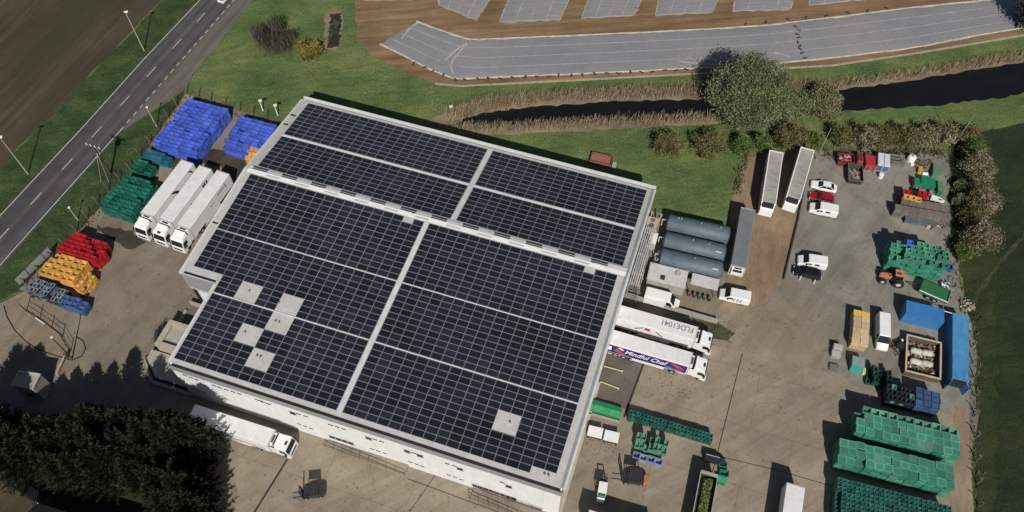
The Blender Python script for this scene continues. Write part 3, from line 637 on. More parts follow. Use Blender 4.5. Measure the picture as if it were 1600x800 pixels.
def trailer_parts(t, L, W=2.55, H=4.0, z0=1.15, body=M_wpaint, roofm=None, x1=0.0, skirt=M_wpaint, fridge=True, axles=3, name='trailer_body'):
    x0 = x1 - L; w = W / 2
    b = MB().box(x0, x1, -w, w, z0, H).build(name, body, t, bevel=.05)
    roofm = roofm or M_troof
    if roofm is not None:
        MB().box(x0 + .12, x1 - .12, -w + .12, w - .12, H, H + .012).build('roof', roofm, b)
    for x, ww in ((x0 + .03, .08), (x1 - .03, .08)): MB().box(x - ww, x + ww, -w - .012, w + .012, z0 + .02, H + .02).build('frame_edge', M_lgrey, b)
    if fridge:
        f = MB().box(x1, x1 + .42, -.95, .95, 1.9, 3.75).build('fridge_unit', M_wpaint, t, bevel=.05)
        m = MB(); m.box(x1 + .42, x1 + .44, -.75, .75, 2.9, 3.6); m.box(x1 + .08, x1 + .36, -.6, .6, 3.75, 3.77); m.build('grille', M_chass, f)
    MB().box(x0 + .2, x1 - .1, -.5, .5, .85, 1.14).build('chassis', M_chass, t)
    for s in (-1, 1):
        MB().box(x0 + 4.6, x1 - 3.6, s * (w - .06) - .03, s * (w - .06) + .03, .45, 1.1).build('side_skirt', skirt, t)
    for q in range(axles):
        for s in (-1, 1): wheel(t, x0 + 1.9 + q * 1.31, s * (w - .24), .5, .38)
    MB().box(x0 - .04, x0, -w + .05, w - .05, .5, .7).build('bumper', M_chass, t)
    m = MB()
    for s in (-1, 1): m.box(x1 - 2.6, x1 - 2.45, s * .8 - .07, s * .8 + .07, .1, 1.1)
    m.build('landing_leg', M_chass, t)
    return b
def lorry(label, loc, rz, L=13.4, roofwin=True, group=None, logos=None, body=M_wpaint, fridge=True, gap=.75):
    t = thing('articulated_lorry', label, 'lorry', (loc[0], loc[1], 0), rz, group)
    b = trailer_parts(t, L, body=body, fridge=fridge)
    cab(t, M_wpaint, roofwin, gap)
    MB().box(-3.4, gap + 1.9, -.45, .45, .6, 1.05).build('tractor_chassis', M_chass, t)
    for x in (gap + 1.35, -2.3):
        for s in (-1, 1): wheel(t, x, s * 1.02, .5, .32 if x > 0 else .55)
    for s in (-1, 1): m = MB(); m.tube((-1.35, s * .95, .75), (-.1, s * .95, .75), .3, n=12); m.build('fuel_tank', M_rim, t)
    return t, b
def text(txt, parent, mtx, size, m, name='lettering', shear=0.0, align='CENTER', ext=.004, sx=1.0):
    c = bpy.data.curves.new('lettering', 'FONT'); c.body = txt; c.size = size; c.align_x = align; c.align_y = 'CENTER'; c.extrude = ext; c.shear = shear; c.offset = .012 * size
    c.materials.append(m); o = bpy.data.objects.new('tmp_text', c); C.objects.link(o); dg = bpy.context.evaluated_depsgraph_get()
    me = bpy.data.meshes.new_from_object(o.evaluated_get(dg)); bpy.data.objects.remove(o)
    o = bpy.data.objects.new(name, me); C.objects.link(o); o.parent = parent; o.matrix_local = mtx @ Matrix.Diagonal((sx, 1, 1, 1)); return o
M_ink = mat('dark_ink', (.05, .055, .07), .5, var=.1)
M_gink = mat('grey_ink', (.2, .21, .22), .5, var=.2)
M_navy = mat('navy_vinyl', (.028, .02, .16), .4, var=.15)
M_pink = mat('pink_vinyl', (.45, .08, .12), .4)
M_teal_v = mat('teal_vinyl', (.10, .25, .30), .4)
M_wvin = mat('white_vinyl', (.8, .8, .8), .4, var=.03)
YL = R(-111.5)
GL = 'lorries parked beside the green crates'
FR = lambda x, y: off((0, 0), YL, x, y)
def arc_mark(parent, pts, w, y, m=M_ink, name='swoosh'):
    mb = MB()
    for (a, b), wa, wb in zip(zip(pts, pts[1:]), w, w[1:]):
        mb.add([(a[0], y, a[1] - wa / 2), (b[0], y, b[1] - wb / 2), (b[0], y, b[1] + wb / 2), (a[0], y, a[1] + wa / 2)], [(0, 1, 2, 3), (3, 2, 1, 0)])
    return mb.build(name, m, parent)
t, b = lorry('white articulated lorry next to the green crates, black swooshes on its trailer side', (-63.1, 85.2), YL, 12.6, False, GL)
arc_mark(b, [(-7.6, 1.3), (-7.0, 2.4), (-6.2, 3.3), (-5.4, 3.75)], [1.3, 1.0, .6, .15], 1.29)
arc_mark(b, [(-11.6, 2.6), (-11.2, 3.4), (-10.6, 3.8)], [.9, .5, .12], 1.29)
t, b = lorry('white articulated lorry in the middle of three, dark roof hatch over its cab', (-59.6, 83.9), YL, 12.6, True, GL)
arc_mark(b, [(-6.4, 1.3), (-5.9, 2.2), (-5.2, 2.9)], [.8, .5, .1], 1.29)
for x in (-10.4, -9.8, -9.3): MB().box(x - .2, x + .2, 1.285, 1.29, 2.5 + .2 * (x + 10), 3.4).build('emblem', M_ink, b)
t, b = lorry('white articulated lorry nearest the warehouse wall, lettering on its grey shaded trailer side', (-56.3, 82.6), YL, 12.8, False, GL)
side = lambda x, z, y=1.29: Matrix.Translation((x, y, z)) @ Matrix.Rotation(math.pi, 4, 'Z') @ Matrix.Rotation(math.pi / 2, 4, 'X')
for i, (x, h) in enumerate(((-10.9, .8), (-10.3, .45), (-9.9, .35), (-9.5, .45), (-9.1, .3), (-8.7, .5))): MB().box(x - .14, x + .14, 1.285, 1.29, 3.1 - h / 2, 3.1 + h / 2).build('emblem', M_gink, b)
for x in (-6.9, -6.3): MB().box(x - .2, x + .2, 1.285, 1.29, 2.6, 2.85).build('emblem', M_gink, b)
# the pair at the dock
t, b = lorry('white articulated lorry at the dock with FLDE1041 on its roof', (29.2, 62.15), R(-18.4), 13.4)
text('FLDE1041', b, Matrix.Translation((-3.2, .38, 4.02)) @ Matrix.Rotation(math.pi, 4, 'Z'), 1.34, M_gink, sx=.95)
yb = -1.29
mb = MB()
for x0_, x1_, z0_, z1_ in ((-9.6, -8.2, 2.55, 3.5), (-6.2, -5.0, 3.3, 2.3)):
    mb.add([(x0_, yb, z0_ - .3), (x1_, yb, z1_ - .3), (x1_, yb, z1_), (x0_, yb, z0_)], [(0, 1, 2, 3), (3, 2, 1, 0)])
mb.build('emblem', M_gink, b)
mb = MB(); mb.box(-8.0, -7.1, yb - .004, yb, 2.7, 3.5); mb.build('emblem', M_pink, b)
mb = MB()
for x in (-9.2, -8.4, -6.8, -6.2, -5.6, -5.1): mb.box(x - .16, x + .16, yb - .004, yb, 1.6, 1.9)
mb.build('emblem', M_gink, b)
mb = MB(); mb.box(-12.9, -12.2, -.9, -.85, 4.013, 4.025); mb.box(-12.9, -12.2, -1.15, -1.1, 4.013, 4.025); mb.build('roof_mark', M_gink, b)
t, b = lorry('white articulated lorry with a navy blue Mindful Chef band along its side', (27.85, 57.65), R(-18.3), 13.4)
MB().box(-13.3, -.25, yb - .004, yb, 1.35, 3.72).build('side_band', M_navy, b)
MB().box(-13.2, -12.3, yb - .009, yb - .005, 2.0, 3.2).build('emblem', M_wvin, b)
front = lambda x, z, y: Matrix.Translation((x, y, z)) @ Matrix.Rotation(math.pi / 2, 4, 'X')
text('Mindful Chef', b, front(-6.9, 2.62, yb - .012), 1.72, M_wvin, shear=.35, sx=.74)
def blob(parent, pts, y, m, name='picture'):
    MB().add([(x, y, z) for x, z in pts], [tuple(range(len(pts)))]).build(name, m, parent)
blob(b, [(-11.9, 2.2), (-11.2, 1.7), (-10.3, 1.5), (-10.0, 1.9), (-10.8, 2.5), (-11.5, 3.1)], yb - .008, M_pink)
blob(b, [(-11.4, 3.3), (-10.6, 2.8), (-10.2, 3.0), (-10.9, 3.6)], yb - .008, M_wvin)
blob(b, [(-2.9, 3.4), (-1.7, 3.3), (-.7, 2.6), (-.6, 2.1), (-1.6, 2.3), (-2.6, 2.9)], yb - .008, M_pink)
blob(b, [(-1.9, 2.1), (-.9, 1.7), (-.5, 1.5), (-1.5, 1.45), (-2.2, 1.7)], yb - .009, M_pink)
blob(b, [(-3.6, 1.4), (-2.2, 1.4), (-2.3, 1.9), (-2.9, 2.15), (-3.5, 1.9)], yb - .009, M_teal_v)
t, b = lorry('white articulated lorry parked along the front wall, half in the conifers shade', (-35.4, 45.0), R(-17.6), 13.3, True)
mb = MB(); mb.box(-6.2, -1.0, yb - .004, yb, 1.75, 2.05); mb.build('lettering_stripe', M_gink, b)
# parked trailers
def trailer(label, loc, rz, L, roofm, fridge, body=M_wdirty, group=None, z0=1.15, W=2.5):
    t = thing('box_trailer', label, 'trailer', (loc[0], loc[1], 0), rz, group)
    return t, trailer_parts(t, L, W, 4.0, z0, body, roofm, 0, body, fridge)
k = NT('grimy_roof'); c = k.ramp(k.noise(.5, 6, .7, k.coord((1, .5, 1)), 1.0), [(.25, (.2, .19, .17)), (.5, (.33, .31, .28)), (.75, (.42, .40, .36))]); k.color(c); k.b.inputs['Roughness'].default_value = .7; M_groof = k.m
GT_ = 'trailers parked against the hedge'
for lab, loc, rz, L in (('grimy white box trailer, the one farther from the parked cars', (44.8, 87.9), R(-105.8), 11.8), ('grimy white box trailer tilted beside the white saloon car', (49.3, 88.9), R(-112.3), 11.9)):
    t, b = trailer(lab, loc, rz, L, M_groof, False, group=GT_)
    m = MB()
    for s in (-1, 1): m.box(-L, 0, s * 1.17 - .09, s * 1.17 + .09, 4.0, 4.09)
    m.box(-L, -L + .18, -1.07, 1.07, 4.0, 4.09); m.build('roof_rim', M_white, b)
    f = MB().add([(0, -1.2, 1.3), (1.1, -1.15, 1.3), (1.1, 1.15, 1.3), (0, 1.2, 1.3), (0, -1.2, 3.9), (1.0, -1.1, 3.0), (1.0, 1.1, 3.0), (0, 1.2, 3.9)], [(4, 5, 6, 7), (0, 1, 5, 4), (1, 2, 6, 5), (2, 3, 7, 6)]).build('nose_cowl', M_wpaint, t)
    MB().box(.0, .85, -.98, .98, 3.3, 3.95).build('cooler', M_chass, f)
M_gsheet = mat('grey_sheet_roof', (.16, .175, .18), .6, var=.15, scale=.5)
t, b = trailer('long grey roofed trailer standing alone beside the storage tanks', (37.6, 74.6), R(-106), 12.3, M_gsheet, True, mat('grey_trailer', (.2, .215, .22), .6, var=.15), W=2.5)
t, b = trailer('clean white box trailer on the open concrete beside the rows of green crates', (40.55, 37.9), R(72.5), 13.4, None, False, M_wpaint, W=2.6)
# vans and cars
def van(label, loc, rz, L=5.6, H=2.4, group=None, paint=M_wpaint, chevron=False, side_glass=False, name='panel_van'):
    t = thing(name, label, 'van', (loc[0], loc[1], 0), rz, group); w = .98; h = L / 2
    def ring(x, ww, zb, zt): return [(x, -ww, zb), (x, -ww, zb + (zt - zb) * .72), (x, -ww * .88, zt), (x, ww * .88, zt), (x, ww, zb + (zt - zb) * .72), (x, ww, zb)]
    B = MB().loft([ring(-h, w * .96, .35, H - .1), ring(-h + .12, w, .3, H), ring(h - 1.85, w, .3, H), ring(h - 1.7, w, .3, H - .05), ring(h - .85, w, .3, 1.25), ring(h - .12, w * .93, .3, .95), ring(h, w * .8, .35, .75)]).build('body', paint, t, bevel=.04)
    MB().add([(h - 1.66, -.82, H - .09), (h - 1.66, .82, H - .09), (h - .9, .9, 1.30), (h - .9, -.9, 1.30), (h - 1.7, -.82, H - .14), (h - 1.7, .82, H - .14)], [(3, 2, 1, 0)]).build('windscreen', M_glass, B).location = (.03, 0, .03)
    for s in (-1, 1):
        MB().add([(h - 2.2, s * 1.0, H * .86), (h - 1.55, s * 1.0, H * .82), (h - 1.05, s * 1.0, 1.3), (h - 2.2, s * 1.0, 1.2)], [(3, 2, 1, 0) if s > 0 else (0, 1, 2, 3)][:1]).build('side_window', M_glass, B)
        if side_glass: MB().box(-h + 1.3, -h + 2.1, s * .995 - .005, s * .995 + .01 * s + .005, 1.25, H * .86).build('side_window', M_glass, B)
        m = MB(); m.box(h - 1.5, h - 1.3, s * 1.12 - .1, s * 1.12 + .1, 1.25, 1.55); m.build('mirror', M_chass, B)
        MB().box(h - .16, h - .04, s * .68 - .16, s * .68 + .16, .72, .92).build('headlamp', M_lamp, B)
        MB().box(-h - .01, -h + .02, s * .86 - .07, s * .86 + .07, .7, 1.3).build('tail_lamp', M_tail, B)
        wheel(t, h - .95, s * .85, .34, .24); wheel(t, -h + 1.1, s * .85, .34, .24)
    if chevron:
        for i in range(3):
            x = -h + 1.3 + i * .55
            for s in (-1, 1): arc_mark(B, [(x, H * .8), (x + .3, H * .55), (x + .1, .8)], [.3, .3, .3], s * .995, M_ink, 'chevron')
    return t, B
c1 = at(1040, 463, 1.2)
van('white panel van parked nose to the bare concrete pad beside the tanks', (24.9, 70.0), R(-17), 5.9, 2.6)
van('white van with black chevrons on its side, behind the grey roofed trailer', (37.1, 70.8), R(166), 5.0, 2.0, chevron=True)
van('white estate van parked beside the red car', (55.4, 88.6), R(165), 4.8, 1.9, side_glass=True)
van('white estate van parked beside the black estate car', (51.3, 77.6), R(169), 4.8, 1.9, side_glass=True)
van('long white van parked beside the wooden boxes, windscreen towards the green crates', (60.1, 64.0), R(-103), 6.2, 2.3)
def car(label, loc, rz, paint, L=4.5, kind='saloon', name='parked_car'):
    t = thing(name, label, 'car', (loc[0], loc[1], 0), rz); h = L / 2; w = .9
    def ring(x, ww, zl, zb, zt): return [(x, -ww * .92, zl), (x, -ww, zb), (x, -ww * .86, zt), (x, ww * .86, zt), (x, ww, zb), (x, ww * .92, zl)]
    B = MB().loft([ring(-h, w * .8, .4, .6, .82), ring(-h + .18, w * .95, .3, .65, .96), ring(-h + 1.2, w, .25, .66, .98), ring(h - 1.5, w, .25, .66, .97), ring(h - .45, w * .94, .28, .6, .84), ring(h - .08, w * .82, .34, .55, .72), ring(h, w * .66, .4, .5, .62)], smooth=False).build('body', paint, t, bevel=.06)
    if kind == 'saloon': bx0, bx1, tx0, tx1 = -h + .55, h - 1.25, -h + 1.25, h - 2.05
    else: bx0, bx1, tx0, tx1 = -h + .15, h - 1.25, -h + .5, h - 2.0
    zt = 1.42
    lo = [(bx0, -.76), (bx1, -.76), (bx1, .76), (bx0, .76)]; hi = [(tx0, -.6), (tx1, -.6), (tx1, .6), (tx0, .6)]
    Gm = MB().add([(*p, .95) for p in lo] + [(*p, zt) for p in hi], [(0, 1, 5, 4), (1, 2, 6, 5), (2, 3, 7, 6), (3, 0, 4, 7), (4, 5, 6, 7)]).build('windows', M_glass, t)
    rf = MB(); rf.box(tx0 - .05, tx1 + .05, -.63, .63, zt + .003, zt + .05)
    for a, b in zip(lo, hi): rf.tube((a[0], a[1] * 1.0, .95), (b[0], b[1], zt + .02), .05, n=5)
    for s in (-1, 1): rf.tube(((tx0 + tx1) / 2, s * .61, zt), ((bx0 + bx1) / 2, s * .77, .95), .05, n=5)
    rf.build('roof', paint, t)
    for s in (-1, 1):
        wheel(t, h - .85, s * .8, .32, .22); wheel(t, -h + .85, s * .8, .32, .22)
        MB().box(h - .2, h - .06, s * .58 - .16, s * .58 + .16, .62, .74).build('headlamp', M_lamp, B)
        MB().box(-h - .01, -h + .05, s * .6 - .15, s * .6 + .15, .62, .78).build('tail_lamp', M_tail, B)
        MB().box(h - 1.75, h - 1.6, s * .99 - .09, s * .99 + .09, .95, 1.08).build('mirror', paint, B)
    return t
car('white saloon car parked beside the tilted trailer and the red car', (56.6, 93.9), R(164), M_wpaint, 4.6)
car('dark red car squeezed between two white vehicles', (55.7, 91.3), R(165), M_red, 4.4, 'hatch')
car('black estate car parked beside a white estate van', (50.1, 75.5), R(164), M_blk, 4.7, 'hatch')
car('dark car with bright lamps in the shade behind the conifers', at(50, 770), R(150), M_blk, 4.4, 'hatch')
car('white car driving along the road', at(354, -3), R(66), M_wpaint, 4.3, 'hatch')
# ---------------------------------------------------------------- fork lifts
M_flt = mat('charcoal_paint', (.03, .03, .034), .5); M_org = mat('orange_paint', (.50, .14, .05), .5, var=.15); M_grn = mat('green_paint', (.03, .14, .07), .5)
def forklift(label, loc, rz, body, tail, guard=M_flt, s_=1.0):
    t = thing('forklift', label, 'forklift', (loc[0], loc[1], 0), rz, 'forklifts on the concrete'); t.scale = (s_,) * 3
    MB().loft([[(-1.25, -.5, .35), (-1.25, .5, .35), (-1.25, .45, 1.0), (-1.25, -.45, 1.0)], [(-.9, -.58, .25), (-.9, .58, .25), (-.9, .55, 1.15), (-.9, -.55, 1.15)], [(.1, -.58, .25), (.1, .58, .25), (.1, .55, 1.05), (.1, -.55, 1.05)], [(.95, -.55, .3), (.95, .55, .3), (.95, .5, .65), (.95, -.5, .65)]]).build('body', body, t)
    MB().loft([[(-1.6, -.42, .5), (-1.6, .42, .5), (-1.6, .38, 1.0), (-1.6, -.38, 1.0)], [(-1.2, -.56, .3), (-1.2, .56, .3), (-1.2, .5, 1.2), (-1.2, -.5, 1.2)]]).build('counterweight', tail, t, bevel=.05)
    g = MB()
    for x, y in ((-.9, -.5), (-.9, .5), (.55, -.5), (.55, .5)): g.tube((x, y, 1.0 if x < 0 else .6), (x * .92, y, 2.15), .045, n=6)
    g.box(-.88, .56, -.55, .55, 2.13, 2.2); 
    g.build('overhead_guard', guard, t)
    MB().box(-.55, -.1, -.25, .25, 1.06, 1.2).build('seat', M_black, t)
    m = MB()
    for s in (-1, 1): m.box(1.05, 1.2, s * .38 - .06, s * .38 + .06, .1, 2.3)
    for z in (.4, 1.2, 2.2): m.box(1.07, 1.18, -.4, .4, z, z + .12)
    m.build('mast', M_chass, t)
    for s in (-1, 1):
        MB().box(1.22, 2.35, s * .3 - .06, s * .3 + .06, .1, .15).build('fork', M_grey, t)
        wheel(t, .7, s * .55, .33, .26); wheel(t, -1.0, s * .5, .28, .2)
    return t
forklift('dark forklift alone on the concrete before the access ramp', at(489, 772), R(186), M_flt, M_flt, s_=1.25)
forklift('dark forklift with an orange tail beside the four blue crates', at(988, 750), R(170), M_flt, M_org, s_=1.3)
t = forklift('small green and white forklift near the corner of the warehouse', at(940, 768), R(78), M_grn, M_wpaint, M_wpaint, s_=1.15)
# ---------------------------------------------------------------- tractor and green tipping trailer
M_hub = mat('pale_hub', (.55, .53, .48), .5)
M_tor = mat('tractor_orange', (.46, .19, .09), .45, var=.2, scale=2)
t = thing('tractor', 'orange tractor with big black tyres in front of the green tipping trailer', 'tractor', at(1391, 438), R(166))
MB().loft([[(.2, -.4, .8), (.2, .4, .8), (.2, .38, 1.55), (.2, -.38, 1.55)], [(1.9, -.36, .8), (1.9, .36, .8), (1.9, .32, 1.4), (1.9, -.32, 1.4)], [(2.15, -.3, .85), (2.15, .3, .85), (2.15, .25, 1.2), (2.15, -.25, 1.2)]]).build('bonnet', M_tor, t)
MB().box(-1.5, .2, -.75, .75, .75, 1.5).build('cab', M_glass, t)
MB().box(-1.4, .1, -.68, .68, 1.5, 2.5).build('cab_glass', M_glass, t)
MB().box(-1.45, .05, -.7, .7, 2.5, 2.64).build('cab_roof', M_tor, t, bevel=.06)
MB().box(-.9, -.2, -.08, .3, 2.64, 2.67).build('roof_hatch', M_chass, t)
def bigwheel(x, y, r, w):
    m = MB(); m.tube((x, y - w / 2, r), (x, y + w / 2, r), r, r, 22, 0)
    for s in (-1, 1): m.tube((x, y + s * (w / 2 - .02), r), (x, y + s * (w / 2 + .03), r), r * .5, r * .42, 14, 1)
    m.build('wheel', [M_tyre, M_hub], t)
for s in (-1, 1): bigwheel(-1.0, s * 1.05, .9, .55); bigwheel(1.5, s * .95, .65, .42)
m = MB(); m.tube((.6, .3, 1.5), (.6, .3, 2.5), .06, n=6); m.build('exhaust', M_chass, t)
M_tgreen = mat('trailer_green', (.03, .13, .055), .5, var=.2)
t = thing('tipping_trailer', 'green tipping trailer with a white edge behind the orange tractor', 'trailer', at(1455, 462), R(150))
MB().box(-2.3, 2.3, -1.15, 1.15, .95, 1.1).build('floor', M_tgreen, t)
m = MB(); m.box(-2.3, 2.3, -1.2, -1.12, 1.1, 1.75); m.box(-2.3, 2.3, 1.12, 1.2, 1.1, 1.75); m.box(2.22, 2.3, -1.12, 1.12, 1.1, 1.75); m.box(-2.3, -2.22, -1.12, 1.12, 1.1, 1.75); m.build('side_panel', M_tgreen, t)
MB().box(-2.32, 2.32, 1.2, 1.3, 1.62, 1.8).build('edge_rail', M_white, t)
MB().box(-2.2, 2.2, -1.1, 1.1, 1.5, 1.56).build('sheet', M_tgreen, t)
m = MB(); m.tube((2.3, -.5, .9), (4.2, 0, .7), .07, n=6); m.tube((2.3, .5, .9), (4.2, 0, .7), .07, n=6); m.build('drawbar', M_chass, t)
for s in (-1, 1): wheel(t, -.6, s * 1.0, .5, .35); wheel(t, .5, s * 1.0, .5, .35)
# ================================================================ crates
def plastic(name, col, objvar=.35, rough=.5, var=.2): return mat(name, col, rough, var=var, scale=2.0, objvar=objvar)
def crate_mesh(name, sx, sy, sz, m, deep=.3, rim=.06, lid=False, ribs=True, mrim=None):
    """open plastic crate: walls with a rim, ribbed sides, a floor a little below the rim"""
    mb = MB(); a, b = sx / 2, sy / 2; t = rim
    mb.add([(-a, -b, 0), (a, -b, 0), (a, b, 0), (-a, b, 0), (-a, -b, sz), (a, -b, sz), (a, b, sz), (-a, b, sz), (-a + t, -b + t, sz), (a - t, -b + t, sz), (a - t, b - t, sz), (-a + t, b - t, sz)],
           [(0, 1, 5, 4), (1, 2, 6, 5), (2, 3, 7, 6), (3, 0, 4, 7), (3, 2, 1, 0)])
    mb.add(mb.v[4:12], [(0, 1, 5, 4), (1, 2, 6, 5), (2, 3, 7, 6), (3, 0, 4, 7)], 1 if mrim else 0)
    d = .03 if lid else deep
    mb.add([(-a + t, -b + t, sz), (a - t, -b + t, sz), (a - t, b - t, sz), (-a + t, b - t, sz), (-a + t, -b + t, sz - d), (a - t, -b + t, sz - d), (a - t, b - t, sz - d), (-a + t, b - t, sz - d)],
           [(4, 5, 6, 7), (1, 0, 4, 5), (2, 1, 5, 6), (3, 2, 6, 7), (0, 3, 7, 4)], 0)
    if ribs:
        for s in (-1, 1):
            for f in (-.33, 0, .33):
                mb.box(f * sx - .03, f * sx + .03, s * b - (.0 if s > 0 else .03), s * b + (.03 if s > 0 else 0), .05, sz - .05)
                mb.box(s * a - (0 if s > 0 else .03), s * a + (.03 if s > 0 else 0), f * sy - .03, f * sy + .03, .05, sz - .05)
            mb.box(-a - .03, a + .03, s * b - (0 if s > 0 else .035), s * b + (.035 if s > 0 else 0), sz - .1, sz - .005)
            mb.box(s * a - (0 if s > 0 else .035), s * a + (.035 if s > 0 else 0), -b, b, sz - .1, sz - .005)
    return mb.mesh(name, [m, mrim] if mrim else [m])
def block(name, me, dims, org, yaw, nu, nv, layers, label, cat, group, side='e', jit=.055, seed=1, h_of=None, gap=.06, skip=(), core_label=None, shear=0.0, alt=None, ragged=.05):
    """stacks of crates in rows: every crate one can see is an object, the buried ones are one mass. org = corner of the block on the ground, nu along the bearing yaw, nv across it to the left (away)"""
    rn = random.Random(seed); sx, sy, sz = dims; core = MB(); ca, sa = math.cos(yaw), math.sin(yaw); n = 0
    H = {}
    for i in range(nu):
        for j in range(nv):
            H[i, j] = 0 if (i, j) in skip else (h_of(i, j) if h_of else layers)
    LEAN = {q: (rn.gauss(0, .035), rn.gauss(0, .035)) for q in H}
    for q in list(H):
        if H[q] > 2 and rn.random() < ragged: H[q] -= 1
    for (i, j), h in H.items():
        x, y = (i + .5) * (sx + gap) + j * shear + LEAN.get((i, j), (0, 0))[0], (j + .5) * (sy + gap) + LEAN.get((i, j), (0, 0))[1]
        for l in range(h):
            X, Y = x + rn.uniform(-jit, jit), y + rn.uniform(-jit, jit)
            wx, wy = org[0] + X * ca - Y * sa, org[1] + X * sa + Y * ca
            vis = l == h - 1 or H.get((i, j - 1), 0) <= l or (side == 'e' and H.get((i + 1, j), 0) <= l) or (side == 'w' and H.get((i - 1, j), 0) <= l)
            if vis:
                m_ = me
                if alt and rn.random() < alt[0]: m_ = alt[1]
                instance(name, m_, (wx, wy, l * sz + .06), yaw + rn.gauss(0, .022), label, cat, group); n += 1
            else: core.cbox((wx, wy, l * sz + .06 + sz / 2), (sx * .97, sy * .97, sz * .98), 0, yaw)
    if core.v: tag(core.build(name + '_mass', me.materials[0]), core_label or ('buried layers of ' + label), cat, None, 'stuff')
    return n
NB = {}
M_cblue = plastic('crate_blue', (.075, .14, .60)); M_cpale = plastic('crate_pale_blue', (.10, .17, .50))
M_cgreen = plastic('crate_green', (.018, .15, .105), .5); M_cteal = plastic('crate_teal', (.025, .14, .20))
M_cred = plastic('crate_red', (.40, .014, .025), .3); M_cyel = plastic('crate_yellow', (.66, .36, .085), .25)
M_cblk = plastic('crate_charcoal', (.035, .04, .05), .5); M_cnavy = plastic('crate_navy', (.07, .12, .30))
M_box = plastic('box_green', (.045, .225, .145), .3); M_boxl = plastic('box_light_green', (.10, .26, .18), .25)
M_rimg = plastic('rim_green', (.14, .36, .26), .5); M_rimt = plastic('rim_teal', (.035, .17, .13), .5); M_rims = plastic('rim_slate', (.26, .29, .34), .3)
M_dgreen = plastic('crate_dark_green', (.016, .105, .08), .45)
# blue blocks by the top fence
def corner(px, py, z, yaw, dx, dy): p = at(px, py, z); return off(p, yaw, dx, dy)
me = crate_mesh('blue_crate', 1.18, .78, .74, M_cblue, .26); me2 = crate_mesh('blue_crate', 1.18, .78, .74, M_cpale, .12)
YK = R(-18)
def stair(nv): return lambda i, j: 4 if (i < 7 or j > 1) and not (j == 0 and i in (5, 6)) else 3
NB['b1'] = block('blue_crate', me, (1.18, .78, .74), (-66.3, 102.2), YK, 7, 14, 4, 'blue plastic crate in the larger of two blue stacks beside the top fence', 'crate', 'crates of the larger blue stack', 'e', seed=3, h_of=lambda i, j: 3 if (j == 0 and i >= 4) or (i == 6 and 6 <= j <= 7) else 4, alt=(.05, me2), shear=.05)
NB['b2'] = block('blue_crate', me, (1.18, .78, .74), (-53.5, 101.6), YK, 6, 9, 4, 'blue plastic crate in the smaller blue stack, next to the yellow crates', 'crate', 'crates of the smaller blue stack', 'e', seed=4, h_of=lambda i, j: 0 if (i >= 4 and j < 2) else (3 if j == 0 else 4), alt=(.06, me2), shear=.0)
me = crate_mesh('yellow_crate', 1.0, 1.1, .6, M_cyel, .2)
NB['y1'] = block('yellow_crate', me, (1.0, 1.1, .6), (-49.2, 99.6), YK, 2, 4, 4, 'yellow plastic crate tucked into the corner of the blue stack', 'crate', 'yellow crates in the blue corner', 'e', seed=5)
me = crate_mesh('teal_crate', 1.2, .85, .6, M_cteal, .2)
NB['t'] = block('teal_crate', me, (1.2, .85, .6), (-68.1, 99.9), YK, 4, 2, 3, 'teal plastic crate between the blue stack and the green crates', 'crate', 'teal crates', 'e', seed=6, h_of=lambda i, j: 3 if i < 3 else 2)
me = crate_mesh('green_crate', 1.18, .78, .74, M_cgreen, .3)
NB['g1'] = block('green_crate', me, (1.18, .78, .74), (-72.6, 87.9), YK, 5, 9, 4, 'dark green plastic crate in the stack beside the parked lorries', 'crate', 'green crates beside the lorries', 'e', seed=7, h_of=lambda i, j: 3 if j == 0 and i > 2 else 4, shear=.12)
NB['g2'] = block('green_crate', me, (1.18, .78, .74), (-69.5, 96.6), YK, 3, 3, 3, 'dark green plastic crate in the small heap below the teal crates', 'crate', 'small heap of green crates', 'e', seed=8, h_of=lambda i, j: 2 if i == 2 else 3)
me = crate_mesh('red_crate', 1.16, .74, .62, M_cred, .24)
NB['r1'] = block('red_crate', me, (1.16, .74, .62), (-77.2, 78.7), YK, 6, 5, 5, 'bright red plastic crate in the stack behind the roadside sign', 'crate', 'red crates by the road', 'e', seed=9, h_of=lambda i, j: 0 if i + j > 8 or (i == 5 and j > 2) else (5 if i + j < 6 else 4), shear=.25)
me = crate_mesh('yellow_crate', 1.25, 1.05, .62, M_cyel, .45, .17)
NB['y2'] = block('yellow_crate', me, (1.25, 1.05, .62), (-79.3, 74.4), YK, 5, 4, 4, 'yellow plastic crate in the row between red and charcoal stacks', 'crate', 'yellow crates by the road', 'e', seed=10, shear=.1)
me = crate_mesh('yellow_crate', .6, .8, .6, M_cyel, .2)
NB['y3'] = block('yellow_crate', me, (.6, .8, .6), (-72.5, 71.4), YK, 2, 4, 4, 'narrow yellow crate at the end of the yellow row facing the yard', 'crate', 'narrow yellow crates', 'e', seed=11, h_of=lambda i, j: 4 - i, shear=.1)
me = crate_mesh('charcoal_crate', .62, .8, .5, M_cblk, .3, .1, mrim=M_rims)
NB['k1'] = block('charcoal_crate', me, (.62, .8, .5), (-80.5, 71.0), YK, 6, 3, 5, 'charcoal plastic crate with pale rims near the entrance gate', 'crate', 'charcoal crates near the gate', 'e', seed=12, shear=.1, alt=(.35, crate_mesh('charcoal_crate', .62, .8, .5, plastic('crate_slate', (.16, .19, .25), .4), .3, .1)))
NB['k2'] = block('charcoal_crate', me, (.62, .8, .5), (-76.4, 69.6), YK, 3, 3, 3, 'low charcoal crate between pale rimmed crates and navy crates', 'crate', 'low charcoal crates', 'e', seed=13)
me = crate_mesh('navy_crate', 1.0, .85, .6, M_cnavy, .3)
